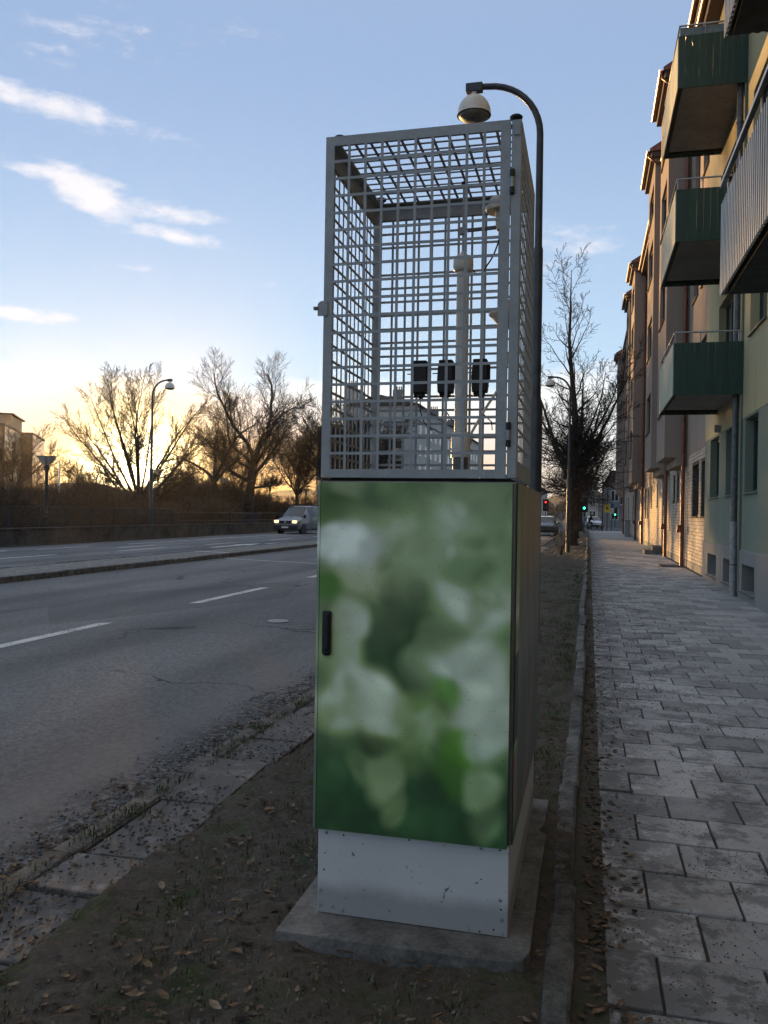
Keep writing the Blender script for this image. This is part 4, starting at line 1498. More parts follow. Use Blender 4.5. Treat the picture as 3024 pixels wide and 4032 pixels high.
# upper wall with windows
BU = []
for zz in (4.85, 7.85, 10.85, 13.0):
    for (a, b) in ((23.0, 24.3), (25.0, 26.2), (31.2, 32.3), (38.4, 39.6), (41.4, 42.6), (44.0, 45.2), (52.3, 53.2), (61, 62.2), (64, 65.2), (68, 69.2), (72, 73.2)):
        BU.append((a, b, zz, zz + (1.5 if zz < 12 else 1.2)))
wpart(MB().holed((BX - .012, 0, 0), (0, -1, 0), (-1, 0, 0), -BY1, -BY0, 3.40, 14.9, [(-b, -a, c, d) for a, b, c, d in BU], .2), 'upper_wall', 'plaster_brown', bh)
ORI = [(27.3, 30.4), (33.2, 36.7), (47.6, 51.2), (54.2, 58.0), (74.0, 77.4)]
for (a, b, c, d) in BU:
    if not any(o[0] - .3 < a < o[1] + .1 for o in ORI):
        window_x(bh, BX - .012, a, b, c, d, .16, 'brown_frame', 1, pane='pane_bright')
for (a, b, c, d) in BWN:
    if c < .3:
        continue
    window_x(bh, BX, a, b, c, d, .2, 'brown_frame', 1 if b - a > .9 else 0, sm='rust')
for (a, b) in ((34.35, 35.75), (66, 67.2)):
    wpart(MB().box(BX + .16, BX + .21, a, b, .12, 3.0), 'entrance_door', 'brown_frame', bh, bevel=.01)
ew = MB().add([(BX, BY1, -.1), (12.5, BY1, -.1), (12.5, BY1, 14.9), (BX, BY1, 14.9)], [(1, 0, 3, 2)])
ew.add([(BX, BY0, 12.), (12.5, BY0, 12.), (12.5, BY0, 14.9), (BX, BY0, 14.9)], [(0, 1, 2, 3)])
wpart(ew, 'end_wall', 'plaster_brown', bh)
wpart(MB().prism([(2.55, 14.9), (7.6, 18.2), (12.8, 14.9), (12.8, 15.1), (7.6, 18.45), (2.5, 15.12)], (1, 0, 0), (0, 0, 1), (0, 1, 0), BY0 - .1, BY1 + .3), 'roof', 'roof_tile', bh)
wpart(MB().box(2.56, BX, BY0, BY1, 14.72, 14.89), 'eaves', 'brown_frame', bh)
gutter(bh, 2.48, 14.98, BY0, BY1 + .2)
OX = 2.25
for i, (a, b) in enumerate(ORI):
    wz = [(4.85, 6.35), (7.85, 9.35), (10.85, 12.35), (13.3, 14.5)]
    ym0, ym1 = a + .55, b - .55
    hl = [(-ym1, -ym0, c, d) for c, d in wz]
    m = MB().holed((OX, 0, 0), (0, -1, 0), (-1, 0, 0), -b, -a, 3.38, 15.2, hl, .2)
    m.add([(OX, a, 3.38), (BX, a, 3.38), (BX, a, 15.2), (OX, a, 15.2), (OX, b, 3.38), (BX, b, 3.38), (BX, b, 15.2), (OX, b, 15.2)],
          [(0, 1, 2, 3), (5, 4, 7, 6), (0, 4, 5, 1)])
    o = wpart(m, 'oriel', 'plaster_brown', bh)
    tag(o, 'oriel of brown render with windows on its street face')
    wpart(MB().box(OX + .34, BX + .02, a + .004, b - .004, 3.12, 3.378), 'oriel_corbel', 'plaster_brown', bh)
    for c, d in wz:
        window_x(bh, OX, ym0, ym1, c, d, .14, 'brown_frame', 1, pane='pane_bright')
    # projecting eaves over the oriel
    wpart(MB().box(OX - .16, BX, a - .16, b + .16, 15.202, 15.40), 'oriel_eaves', 'brown_frame', bh)
    wpart(MB().prism([(OX - .22, 15.41), (OX - .22, 15.50), (4.5, 17.0), (4.5, 15.41)], (1, 0, 0), (0, 0, 1), (0, 1, 0), a - .22, b + .22), 'oriel_roof', 'roof_tile', bh)
    gutter(bh, OX - .27, 15.46, a - .2, b + .2)
    wpart(MB().tube([(OX - .24, a - .05, 15.40), (OX - .24, a - .05, 15.25), (OX + .05, a - .07, 14.98), (BX - .12, a - .09, 14.9)], .045, 10), 'gutter_elbow', 'copper_brown', bh, smooth=True)
for y in (27.16, 33.05, 47.45, 54.05, 72.6):
    wpart(MB().tube([(2.80, y, .02), (2.80, y, 14.9)], .062, 14), 'downpipe', 'copper_brown', bh, smooth=40)
    wpart(MB().prism([(-.075, .0), (.06, .0), (.03, .22), (-.045, .22)], (1, 0, 0), (0, 0, 1), (0, 1, 0), -.06, .06), 'cleaning_trap', 'copper_brown', bh, loc=Vector((2.70, y - .03, 1.05)) - bh.location + Vector(bh.location))
st = thing('door_step', 'low pale stone step in front of the brick house entrance', 'step', (2.6, 35.4, 0))
MB().box(-.42, .30, -.55, 1.0, -.02, .17).build('step_block', 'concrete', st, bevel=.01)
MB().box(-.12, .30, -.55, 1.0, .171, .33).build('upper_step', 'concrete', st, bevel=.01)
gr = thing('light_grating', 'dark iron basement grating let into the footway by the brick house', 'grating', (2.45, 27.0, .004))
MB().box(-.35, .35, -.55, .55, -.02, .006).build('frame', 'black_matt', gr)
for k in range(9):
    MB().box(-.31, .31, -.5 + k * .12, -.47 + k * .12, .0065, .016).build('grating_bar', 'galv_dark', gr)


# ------------------------------------------------------------------ trees
def perp(d, r):
    a = d.cross(Vector((r.uniform(-1, 1), r.uniform(-1, 1), r.uniform(-1, 1))))
    return a.normalized() if a.length > 1e-4 else Vector((1, 0, 0))


class Tree:
    """leafless tree: limbs bend, fork and end in fine twigs"""
    def __init__(s, seed, rmin=.011, lift=.10, gnarl=.16, twig_n=3, fork=.9, seg=5):
        s.r = random.Random(seed)
        s.trunk, s.crown = MB(), MB()
        s.rmin, s.lift, s.gnarl, s.twig_n, s.fork, s.seg = rmin, lift, gnarl, twig_n, fork, seg

    def limb(s, p, d, L, rad, lv, maxlv, tip=.35, kids=None, ang=(.4, .9), cl=(.45, .7), lift=None, start=.25, gn=None):
        r = s.r
        lift = s.lift if lift is None else lift
        gn = s.gnarl if gn is None else gn
        n = max(3, min(9, int(L / .5) + 2)) if lv < 3 else (3 if lv < 4 else 2)
        pts, rd = [Vector(p)], [rad]
        d = Vector(d).normalized()
        dirs = [d.copy()]
        for i in range(n):
            d = (d + Vector((r.gauss(0, gn), r.gauss(0, gn), r.gauss(0, gn * .6) + lift)) * (1.2 if lv else .35)).normalized()
            pts.append(pts[-1] + d * (L / n))
            rd.append(max(s.rmin * .8, rad + (rad * tip - rad) * (i + 1) / n))
            dirs.append(d.copy())
        tgt = s.trunk if lv <= 1 and rad > .07 else s.crown
        tgt.tube(pts, rd, 8 if rad > .12 else (5 if rad > .035 else 3), caps=False)
        if lv >= maxlv:
            return
        k = kids[lv] if kids else 4
        for j in range(k):
            t = start + (1 - start) * (j + r.uniform(.15, .85)) / k
            i = min(n - 1, int(t * n))
            f = t * n - i
            q = pts[i].lerp(pts[i + 1], f)
            base = dirs[min(i + 1, n)]
            a = r.uniform(*ang) * (1.15 - .35 * t)
            ax = perp(base, r)
            nd = Matrix.Rotation(a, 3, ax) @ base
            if nd.z < -.15 and lv < 3:
                nd.z *= .3
            rr = max(s.rmin, rd[i] * (r.uniform(.26, .44) if lv < 3 else r.uniform(.45, .7)))
            s.limb(q, nd, L * r.uniform(*cl) * (1.15 - .5 * t) * (1.35 if lv > 1 else 1.), rr, lv + 1, maxlv, tip, kids, ang, cl, None, .15)

    def finish(s, name, label, loc, group=None, bark='bark_dark', twig='twig_dark'):
        o = thing(name, label, 'tree', loc, 0., group)
        s.trunk.build('trunk', bark, o, smooth=True)
        s.crown.build('crown', twig, o, smooth=True)
        return o


# the broad many-stemmed tree in front of the sun
T = Tree(41, .0095, .05, .085, seg=6)
T.trunk.tube([(0, 0, -.2), (.02, 0, .3), (0, .02, 1.2), (-.03, 0, 2.3), (0, 0, 3.0)], [.85, .62, .52, .50, .42], 12, caps=False)
for k in range(18):                                   # stems fan out to a rounded crown
    a = R(-68 + 136 * (k + .5) / 18 + T.r.uniform(-2.5, 2.5))
    az = T.r.uniform(-.55, .55)
    d = Vector((math.sin(a), math.sin(az) * (.35 + .3 * math.cos(a)), math.cos(a))).normalized()
    z0 = 2.9 - 1.3 * abs(a) / 1.1
    # distance from the fork to the crown's outline
    t = 0.
    while ((d.x * t) / 7.3) ** 2 + ((z0 + d.z * t - 8.2) / 7.2) ** 2 + ((d.y * t) / 5.5) ** 2 < 1 and t < 16:
        t += .1
    T.limb((math.sin(a) * .25, d.y * .4, z0 - .25), d, t * .82, .105 + .05 * T.r.random(), 1, 4, .14, [0, 25, 11, 8], (.35, .95), (.18, .31), .010, .18, .045)
T.finish('park_tree', 'broad many-stemmed bare tree standing right in front of the low sun', (-36.9, 63.0, -.05), 'bare trees in the park', 'bark_brown', 'twig_brown')

T = Tree(52, .012, .07, .15)
T.trunk.tube([(0, 0, -.2), (0, 0, .4), (.1, 0, 2.5), (.35, .1, 5.0), (.5, .1, 6.2)], [.75, .55, .46, .43, .36], 12, caps=False)
for (dx, dz, L, rad, z, x) in ((-.28, 1, 8.5, .27, 5.8, .42), (.24, 1, 9.2, .29, 5.9, .5), (.02, 1, 9.8, .24, 6.0, .5), (.95, .55, 6.2, .21, 4.9, .4), (-1.0, .35, 7.5, .22, 4.3, .28), (-.9, .75, 6.0, .18, 5.4, .4), (.8, .9, 6.2, .18, 5.9, .5), (-.55, 1, 7.4, .18, 5.7, .4), (1., .2, 4.2, .13, 3.6, .2)):
    T.limb((x, .1, z), (dx, T.r.uniform(-.5, .5), dz), L, rad, 1, 4, .2, [0, 17, 9, 7], (.4, .95), (.30, .46), .05, .22)
T.finish('park_tree', 'tall oak-like bare tree with a forked trunk near the silver van', (-31.9, 74.5, -.05), 'bare trees in the park', 'bark_dark', 'twig_dark')

T = Tree(63, .012, .06, .15)
T.trunk.tube([(0, 0, -.2), (-.1, 0, 2.5), (-.5, .1, 4.6)], [.42, .32, .26], 9, caps=False)
for (dx, dz, L, rad, z) in ((-.9, .7, 6.5, .19, 4.4), (-.3, 1, 8.5, .20, 4.5), (.25, 1, 8.8, .19, 4.5), (.8, .8, 6.0, .16, 4.1), (-1.2, .25, 5.5, .14, 3.2)):
    T.limb((-.4, .1, z), (dx, T.r.uniform(-.5, .5), dz), L * .85, rad, 1, 4, .2, [0, 14, 8, 6], (.4, .95), (.3, .46), .04, .25)
t3 = T.finish('park_tree', 'leaning bare tree between the broad tree and the forked oak-like one', (-33.9, 72.0, -.05), 'bare trees in the park', 'bark_dark', 'twig_dark')


def generic_tree(seed, Ht, spread=.5, kids=(0, 14, 8, 5), rt=.22, lean=0., stems=6, rmin=.014, tf=.30):
    T = Tree(seed, rmin, .07, .13)
    th = Ht * tf
    T.trunk.tube([(0, 0, -.2), (0, 0, .3), (lean * .3, 0, th * .6), (lean * .6, 0, th)], [rt * 1.6, rt * 1.15, rt, rt * .85], 9, caps=False)
    T.limb((lean * .6, 0, th - .05), (lean * .3, 0, 1), Ht - th, rt * .8, 1, 4, .12, list(kids), (.35, .85), (.28, .42), .03, .05)
    for k in range(stems):
        a = 6.283 * k / stems + T.r.uniform(-.4, .4)
        T.limb((lean * .6, 0, th * T.r.uniform(.75, 1.1)), (math.cos(a) * spread * 1.4, math.sin(a) * spread * 1.4, T.r.uniform(.6, 1.1)), Ht * T.r.uniform(.38, .55), rt * .5, 1, 4, .2, list(kids), (.4, .9), (.3, .45), .06, .2)
    return T


def place_tree(seed, lab, x, y, Ht, grp='bare trees in the park', **kw):
    bark = kw.pop('bark', 'bark_brown')
    twig = kw.pop('twig', 'twig_brown')
    return generic_tree(seed, Ht, **kw).finish('park_tree', lab, (x, y, -.05), grp, bark, twig)


place_tree(71, 'brown bushy bare tree left of the sun, above the white pole', -49.5, 64.0, 9.6, spread=.75, rt=.20)
place_tree(72, 'slim bare tree standing beyond the van, by a park lamp', -33.2, 92.0, 11.6, spread=.40, rt=.17, stems=5)
place_tree(73, 'bare tree half hidden behind the cabinet edge', -28.0, 96.0, 14.6, spread=.60, rt=.24)
place_tree(85, 'bare tree with a round crown, added to filter the sun close behind the forked oak-like one', -38.5, 88.0, 13.4, spread=.6, rt=.2)  # this tree and the next are added to shade the upper house fronts
place_tree(86, 'bare tree added to filter the sun between the leaning tree and the round-crowned one', -43.5, 97.0, 13.6, spread=.6, rt=.2)
place_tree(74, 'low bare tree in the orange glow left of the broad tree', -51.5, 79.0, 7.8, spread=.8, rt=.16)
place_tree(75, 'dark bare tree by the dark brick balcony blocks', -56.0, 62.0, 7.4, spread=.8, rt=.15, bark='bark_dark', twig='twig_dark')
place_tree(76, 'bare tree rising behind the white cloth tent', -46.5, 92.0, 9.0, spread=.7, rt=.17)
place_tree(77, 'bare street tree before the end wall of the white apartment block', -28.5, 108.0, 9.2, spread=.55, rt=.16, twig='twig_dark', bark='bark_dark')
place_tree(78, 'bare street tree in front of the dark balcony block', -37.5, 140.0, 13.0, spread=.65, rt=.18, twig='twig_dark', bark='bark_dark')
place_tree(79, 'round bare tree at the long front of the white apartment block', -22.9, 126.0, 7.2, spread=.8, rt=.15, twig='twig_dark', bark='bark_dark')


for k, (x, y, h) in enumerate(((-25.6, 80.0, 14.2), (-26.2, 87.5, 13.6), (-27.0, 103.0, 13.8), (-30.5, 84.5, 12.0))):  # added trees, crowns shaped to filter sun from the upper house fronts
    T = generic_tree(301 + k, h, spread=.62, rt=.22, stems=9, kids=(0, 15, 8, 6), rmin=.014, tf=.46 if k in (1, 2) else .3)
    T.finish('park_tree', ('tall bare roadside tree added behind the cabinet to filter the sun, first past the van', 'tall bare roadside tree added behind the cabinet to filter the sun, second past the van', 'tall bare roadside tree added to filter the sun, nearest the white apartment block',
                           'dense bare tree added to filter the sun between the park lamps beyond the van')[k], (x, y, -.05), 'bare trees in the park', 'bark_dark', 'twig_dark')


# street trees in the planting strip: straight leader, side limbs curving up
def linden(seed, Ht, lab, x, y, dense=1.):
    T = Tree(seed, .0105, .08, .10)
    T.trunk.tube([(0, 0, -.05), (.0, 0, .12), (0, 0, .8), (.03, 0, 2.4), (.10, 0, 3.6)], [.44, .34, .29, .26, .24], 12, caps=False)
    T.limb((.10, 0, 3.5), (.06, 0, 1), Ht - 3.4, .21, 1, 4, .06, [0, int(26 * dense), 8, 6], (.55, 1.15), (.18, .33), .01, .06, .03)
    for (dx, dy, L, rad, z) in ((.55, .2, 6.4, .12, 3.3), (-.45, .4, 5.4, .11, 3.0), (.35, -.6, 5.2, .10, 3.6), (-.6, -.3, 5.8, .11, 3.4), (.8, .0, 4.6, .09, 4.4), (-.8, .1, 4.0, .09, 4.2)):
        T.limb((.06, 0, z), (dx, dy, .9), L, rad, 1, 4, .15, [0, int(13 * dense), 8, 6], (.5, 1.1), (.22, .38), .05, .12, .06)
    for k in range(int(26 * dense)):                     # dense low brush
        a = T.r.uniform(0, 6.28)
        T.limb((.05, 0, T.r.uniform(2.3, 5.2)), (math.cos(a), math.sin(a), T.r.uniform(-.1, .5)), T.r.uniform(1.2, 2.6), .035, 2, 4, .3, [0, 0, 11, 7], (.5, 1.2), (.35, .55), -.01, .1)
    return T.finish('street_tree', lab, (x, y, .03), 'bare street trees in the planting strip')


linden(81, 13.6, 'tall bare street tree with a litter-strewn foot, first beyond the second lamp', -.86, 42.2)
linden(82, 11.2, 'bare street tree standing second in the earth strip past the lamps', -.95, 55.0, .8)
linden(83, 11.8, 'bare street tree standing last in the earth strip by the crossing', -.85, 79.5, .7)
T = Tree(84, .006, .05, .16)
for k in range(5):
    a = k * 1.3
    T.limb((.03 * math.cos(a), .03 * math.sin(a), 0), (math.cos(a) * .25, math.sin(a) * .25, 1), 1.5, .018, 2, 4, .4, [0, 0, 6, 3], (.4, .9), (.3, .5))
T.trunk.tube([(0, 0, -.05), (.01, 0, .35)], [.035, .028], 8, caps=False)
T.finish('sapling', 'knee-high bare sapling in the earth strip before the first street tree', (-1.0, 32.0, .03))


# shrubs behind the railing: three shapes, each copied
def shrub_mesh(seed, Ht, w):
    T = Tree(seed, .012, .06, .16)
    for k in range(26):
        a = T.r.uniform(0, 6.28)
        q = T.r.uniform(0, w * .5)
        T.limb((math.cos(a) * q, math.sin(a) * q, 0), (math.cos(a) * .5, math.sin(a) * .5, 1), Ht * T.r.uniform(.6, 1.), .035, 2, 4, .4, [0, 0, 9, 5], (.3, .9), (.35, .55), .03, .1)
    return T.crown.mesh('branches', 'twig_brown', True)


shr = [shrub_mesh(91, 3.0, 2.4), shrub_mesh(92, 2.4, 2.8), shrub_mesh(93, 3.6, 2.2)]
r = random.Random(94)
n = 0
for (xr, yr, cnt, k, lab) in (((-30, -26), (30, 58), 12, .95, 'brown leafless shrub close behind the picket railing'), ((-46, -33), (48, 100), 46, 1.05, 'brown leafless shrub in the thicket around the broad tree and the lamp beside it'),
                              ((-62, -44), (50, 84), 26, 1.05, 'brown leafless shrub in the thicket left of the broad tree'), ((-80, -56), (78, 112), 22, 1.3, 'tall leafless shrub far back in the park below the sun'),
                              ((-43, -34), (76, 90), 10, 1.5, 'tall leafless shrub added to block the sun before the round-crowned bare tree'), ((-40, -27), (84, 110), 14, .6, 'low leafless shrub on the lawn beyond the van')):  # the tall shrubs are added to keep sun off the near house's base
    for i in range(cnt):
        x, y = r.uniform(*xr), r.uniform(*yr)
        if abs(math.degrees(math.atan2(x, y)) + 30.4) < 1.7 and y < 80:
            x -= 3.2                                    # leave the broad tree's trunk free
        o = inst('shrub', shr[n % 3], None, (x, y, -.05), (0, 0, r.uniform(0, 6.28)), (r.uniform(.9, 1.4) * k,) * 2 + (r.uniform(.6, 1.0) * k,))
        tag(o, lab, 'shrub', 'shrubs: ' + lab.split('shrub ')[1])
        n += 1

for i in range(9):                                      # a few added behind the broad tree's trunk to keep sun off the road
    d, a = r.uniform(78, 92), R(-30.4 + r.uniform(-2.2, 2.2))
    o = inst('shrub', shr[i % 3], None, (d * math.sin(a), d * math.cos(a), -.05), (0, 0, r.uniform(0, 6.28)), (1.5, 1.5, 1.05))
    tag(o, 'brown leafless shrub added to block the sun right behind the trunk of the broad tree', 'shrub', 'shrubs: added sun blockers behind the trunk of the broad tree')

# distant woods and rising ground
def woods(name, pts, hmin, hmax, step, seed):
    r = random.Random(seed)
    mb = MB()
    for (x0, y0, x1, y1) in pts:
        L = math.hypot(x1 - x0, y1 - y0)
        m = int(L / step)
        for k in range(m):
            t = (k + r.random()) / m
            x, y = x0 + (x1 - x0) * t + r.gauss(0, 4), y0 + (y1 - y0) * t + r.gauss(0, 6)
            h = r.uniform(hmin, hmax)
            w = h * r.uniform(.22, .34)
            nn = 7
            prof = [(w * .5, -1), (w * .95, h * .3), (w, h * .5), (w * .75, h * .75), (w * .3, h * .95), (.0, h)]
            vs, fs = [], []
            for (rr, z) in prof:
                for i in range(nn):
                    a = 6.283 * i / nn
                    q = rr * r.uniform(.7, 1.25)
                    vs.append((x + q * math.cos(a), y + q * math.sin(a), z + r.uniform(-.05, .05) * h))
            for j in range(len(prof) - 1):
                for i in range(nn):
                    fs.append((j * nn + i, j * nn + (i + 1) % nn, (j + 1) * nn + (i + 1) % nn, (j + 1) * nn + i))
            mb.add(vs, fs)
    o = mb.build(name, 'wood_far')
    return tag(o, 'far dark wood closing the view along the horizon', 'wood', kind='stuff')


woods('distant_wood', [(-360, 150, -150, 330), (-340, 190, -60, 420), (-150, 330, 90, 480), (-60, 420, 260, 420)], 4.5, 8.5, 1.0, 101)
hill = MB()
vs, fs = [], []
nn = 60
for j, (k, z) in enumerate(((1., -.3), (1.35, 12.), (1.9, 16.), (2.6, 8.))):
    for i in range(nn + 1):
        a = R(-75 + 120 * i / nn)
        d = 380 * k
        vs.append((d * math.sin(a), d * math.cos(a), z * (1 + .25 * math.sin(i * .7) + .15 * math.sin(i * 1.9)) if z > 0 else z))
fs = [(j * (nn + 1) + i, j * (nn + 1) + i + 1, (j + 1) * (nn + 1) + i + 1, (j + 1) * (nn + 1) + i) for j in range(3) for i in range(nn)]
tag(hill.add(vs, fs).build('hill', 'wood_far', smooth=True), kind='structure')

# ------------------------------------------------------------------ wall, railing and park furniture
pw = thing('parapet_wall', 'low dark roadside wall with a coping running along the far carriageway', 'wall', (-22.95, 60, -.1))
y = -60.
r = random.Random(6)
while y < 130:
    l = 6.
    MB().box(-.14, .14, y + .01, y + l - .01, -.1, .66).build('wall_panel', 'wall_dark', pw, bevel=.01)
    MB().box(-.18, .18, y + .005, y + l - .005, .661, .73).build('coping', 'wall_dark', pw, bevel=.01)
    y += l


def railing(label, x, z0, h, y0, y1, bars, name='railing'):
    o = thing(name, label, 'railing', (x, (y0 + y1) / 2, z0))
    c = (y0 + y1) / 2
    for zz in ((h, h * .12) if bars else (h, h * .62, h * .25)):
        MB().bar((0, y0 - c, zz), (0, y1 - c, zz), .05, .045).build('rail', 'rail_dark', o)
    y = y0
    while y <= y1 + .01:
        MB().box(-.03, .03, y - c - .03, y - c + .03, -.05, h - .024).build('post', 'rail_dark', o)
        y += 2.0
    if bars:
        mb = MB()
        y = y0 + .12
        while y < y1:
            mb.box(-.009, .009, y - c - .009, y - c + .009, h * .13, h - .03)
            y += .12
        tag(mb.build('pickets', 'rail_dark', o), kind='stuff')
    return o


railing('dark picket railing standing close behind the low roadside wall', -23.6, -.03, 1.55, 18, 44, True)
railing('open three-rail fence continuing behind the low roadside wall', -23.6, -.03, 1.35, 44.2, 90.2, False)
railing('dark picket railing deeper in the park in front of the shrubs', -29.5, -.03, 1.2, 22, 72, True)


def park_lamp(label, loc, h, w=.9):
    o = thing('park_lamp', label, 'park lamp', loc, 0., 'park lamps with inverted cone heads')
    k = w / .9
    MB().lathe([(.10 * k, 0), (.09 * k, .6), (.075 * k, h - .75 * k), (.13 * k, h - .62 * k), (.14 * k, h - .42 * k), (0, h - .42 * k)], n=12).build('post', 'lamp_post', o, smooth=40)
    MB().lathe([(.10 * k, h - .415 * k), (.16 * k, h - .40 * k), (.40 * k, h - .06 * k), (.40 * k, h - .04 * k), (0, h - .04 * k)], n=16).build('lamp_bowl', 'lamp_bowl', o, smooth=40)
    MB().lathe([(0, h - .0), (.44 * k, h - .0), (.45 * k, h - .035 * k), (0, h - .039 * k)][::-1], n=18).build('lid', 'lamp_post', o, smooth=40)
    for i in range(4):
        a = i * math.pi / 2 + .5
        MB().bar((.17 * k * math.cos(a), .17 * k * math.sin(a), h - .40 * k), (.43 * k * math.cos(a), .43 * k * math.sin(a), h - .03 * k), .03 * k, .03 * k).build('stay', 'lamp_post', o)
    return o


for (lab, x, y, h, w) in (('big inverted-cone park lamp in front of the dark brick blocks', -29.0, 39.9, 4.35, 1.05), ('inverted-cone park lamp beside the trunk of the broad tree', -35.2, 63.2, 4.85, .95),
                          ('inverted-cone park lamp in front of the forked oak-like trunk', -33.1, 71.6, 4.5, .95), ('inverted-cone park lamp standing close behind the van', -33.4, 83.9, 4.45, .95),
                          ('inverted-cone park lamp behind the leaning tree', -47.0, 98.9, 4.2, .95), ('inverted-cone park lamp by the cabinet edge with a sign arm', -33.0, 94.5, 4.25, .95),
                          ('small distant inverted-cone park lamp right of the white tent', -68.0, 131.5, 4.3, .85), ('small distant inverted-cone park lamp between the leaning and forked trunks', -60.0, 133.0, 4.2, .85)):
    park_lamp(lab, (x, y, -.05), h, w)

fp = thing('flag_pole', 'slim white pole rising behind the railing left of the sun', 'pole', (-37.2, 52.6, -.05))
MB().tube([(0, 0, 0), (0, 0, 2.6), (.02, 0, 5.0)], [.085, .08, .04], 10).build('shaft', 'tent_cloth', fp, smooth=True)
MB().lathe([(.14, 0), (.14, .12), (.09, .14), (0, .14)], n=10).build('foot', 'galv', fp)
fp = thing('flag_pole', 'short pale pole farther off, near the trunk of the broad tree', 'pole', (-45.5, 71.2, -.05))
MB().tube([(0, 0, 0), (0, 0, 3.0)], [.07, .05], 10).build('shaft', 'tent_cloth', fp, smooth=True)
MB().lathe([(.12, 0), (.12, .12), (.08, .14), (0, .14)], n=10).build('foot', 'galv', fp)

# white folded tent / parasol
tn = thing('folded_parasol', 'large white folded parasol hanging in pleats behind the tall lamp', 'parasol', (-41.6, 77.3, -.05))
vs, fs = [], []
NN = 24
for j, (rr, z) in enumerate(((.03, 5.2), (.35, 4.7), (.8, 3.6), (1.15, 2.4), (1.0, 1.9))):
    for i in range(NN):
        a = 6.283 * i / NN
        q = rr * (1 + (.28 if i % 2 else -.28) * (j / 4))
        vs.append((q * math.cos(a), q * math.sin(a), z + (.25 if i % 2 and j == 4 else 0)))
fs = [(j * NN + i, (j + 1) * NN + i, (j + 1) * NN + (i + 1) % NN, j * NN + (i + 1) % NN) for j in range(4) for i in range(NN)]
MB().add(vs, fs).build('canopy', 'tent_cloth', tn)
MB().tube([(0, 0, 0), (0, 0, 5.3)], .06, 8).build('pole', 'galv', tn)


# ------------------------------------------------------------------ buildings farther off
def facade_windows(root, O, A, N, cols, rows, w, h, frame, mb_wall=None, proud=.03, group=None):
    """simple framed windows on a wall plane, each a part with a pane"""
    O, A, N = Vector(O), Vector(A), Vector(N)
    Z = Vector((0, 0, 1))
    loc = Vector(root.location)
    Rm = Matrix.Rotation(-root.rotation_euler.z, 3, 'Z')
    for a in cols:
        for z in rows:
            def P(u, v, d):
                return Rm @ (O + A * (a + u) + Z * (z + v) + N * d - loc)
            f = MB()
            t = .09
            for (u0, u1, v0, v1) in ((0, w, 0, t), (0, w, h - t, h), (0, t, t, h - t), (w - t, w, t, h - t), (w / 2 - t / 2, w / 2 + t / 2, t, h - t)):
                q = [P(u, v, d) for d in (.002, proud) for (u, v) in ((u0, v0), (u1, v0), (u1, v1), (u0, v1))]
                f.add(q, [(4, 5, 6, 7), (0, 1, 5, 4), (1, 2, 6, 5), (2, 3, 7, 6), (3, 0, 4, 7)])
            o = f.build('window', frame, root)
            MB().add([P(u, v, .012) for (u, v) in ((t * .8, t * .8), (w - t * .8, t * .8), (w - t * .8, h - t * .8), (t * .8, h - t * .8))], [(0, 1, 2, 3)]).build('pane', 'pane', o)


# white apartment block on the far side, end wall towards us
wb = thing('apartment_block', 'long white apartment block with a tall end wall and roof chimneys', 'apartment block', (-30, 150, 0))
def wbp(mb, name, m, parent=None, **kw):
    mb.v = [tuple(Vector(v) - Vector((-30, 150, 0))) for v in mb.v]
    return mb.build(name, m, parent or wb, **kw)
wbp(MB().box(-35.0, -24.4, 117.6, 191, -.2, 17.0), 'wall', 'plaster_pale')
wbp(MB().prism([(-35.4, 17.02), (-24.0, 17.02), (-24.0, 17.25), (-29.7, 18.6), (-35.4, 17.25)], (1, 0, 0), (0, 0, 1), (0, 1, 0), 117.2, 191.4), 'roof', 'wall_dark')
wbp(MB().box(-35.2, -33.2, 117.9, 121.5, 17.3, 19.6), 'stair_head', 'plaster_pale')
for (x, y, h) in ((-34.4, 118.6, 20.4), (-28.0, 121, 19.8), (-26.0, 140, 19.2), (-26., 158, 19.4), (-26, 172, 19.4), (-28, 186, 20.4)):
    ch = wbp(MB().box(x - .7, x + .7, y - .5, y + .5, 17.6, h), 'chimney', 'plaster_grey')
    for k in range(4):
        wbp(MB().lathe([(.11, 0), (.09, .45), (.14, .5), (0, .52)], (x - .5 + .33 * k, y, h), 8), 'chimney_pot', 'roof_tile', ch)
facade_windows(wb, (-24.4, 117.6, 0), (0, 1, 0), (1, 0, 0), [2.2 + 4.2 * k for k in range(16)], [1.2, 4.1, 7.0, 9.9, 12.8], 1.5, 1.7, 'white_frame')
for z in (1.0, 3.9, 6.8, 9.7, 12.6):
    for x in (-33.6, -29.4):
        o = wbp(MB().box(x, x + 3.0, 116.4, 117.59, z, z + .18), 'balcony', 'plaster_pale')
        wbp(MB().box(x, x + 3.0, 116.4, 116.45, z + .18, z + 1.0), 'balcony_front', 'plaster_pale', o)
        wbp(MB().box(x + .1, x + 2.9, 117.55, 117.597, z + 1.05, z + 2.2), 'balcony_door', 'pane', o)
wbp(MB().box(-24.36, -24.26, 117.6, 191, 14.9, 15.05), 'string_course', 'plaster_grey')

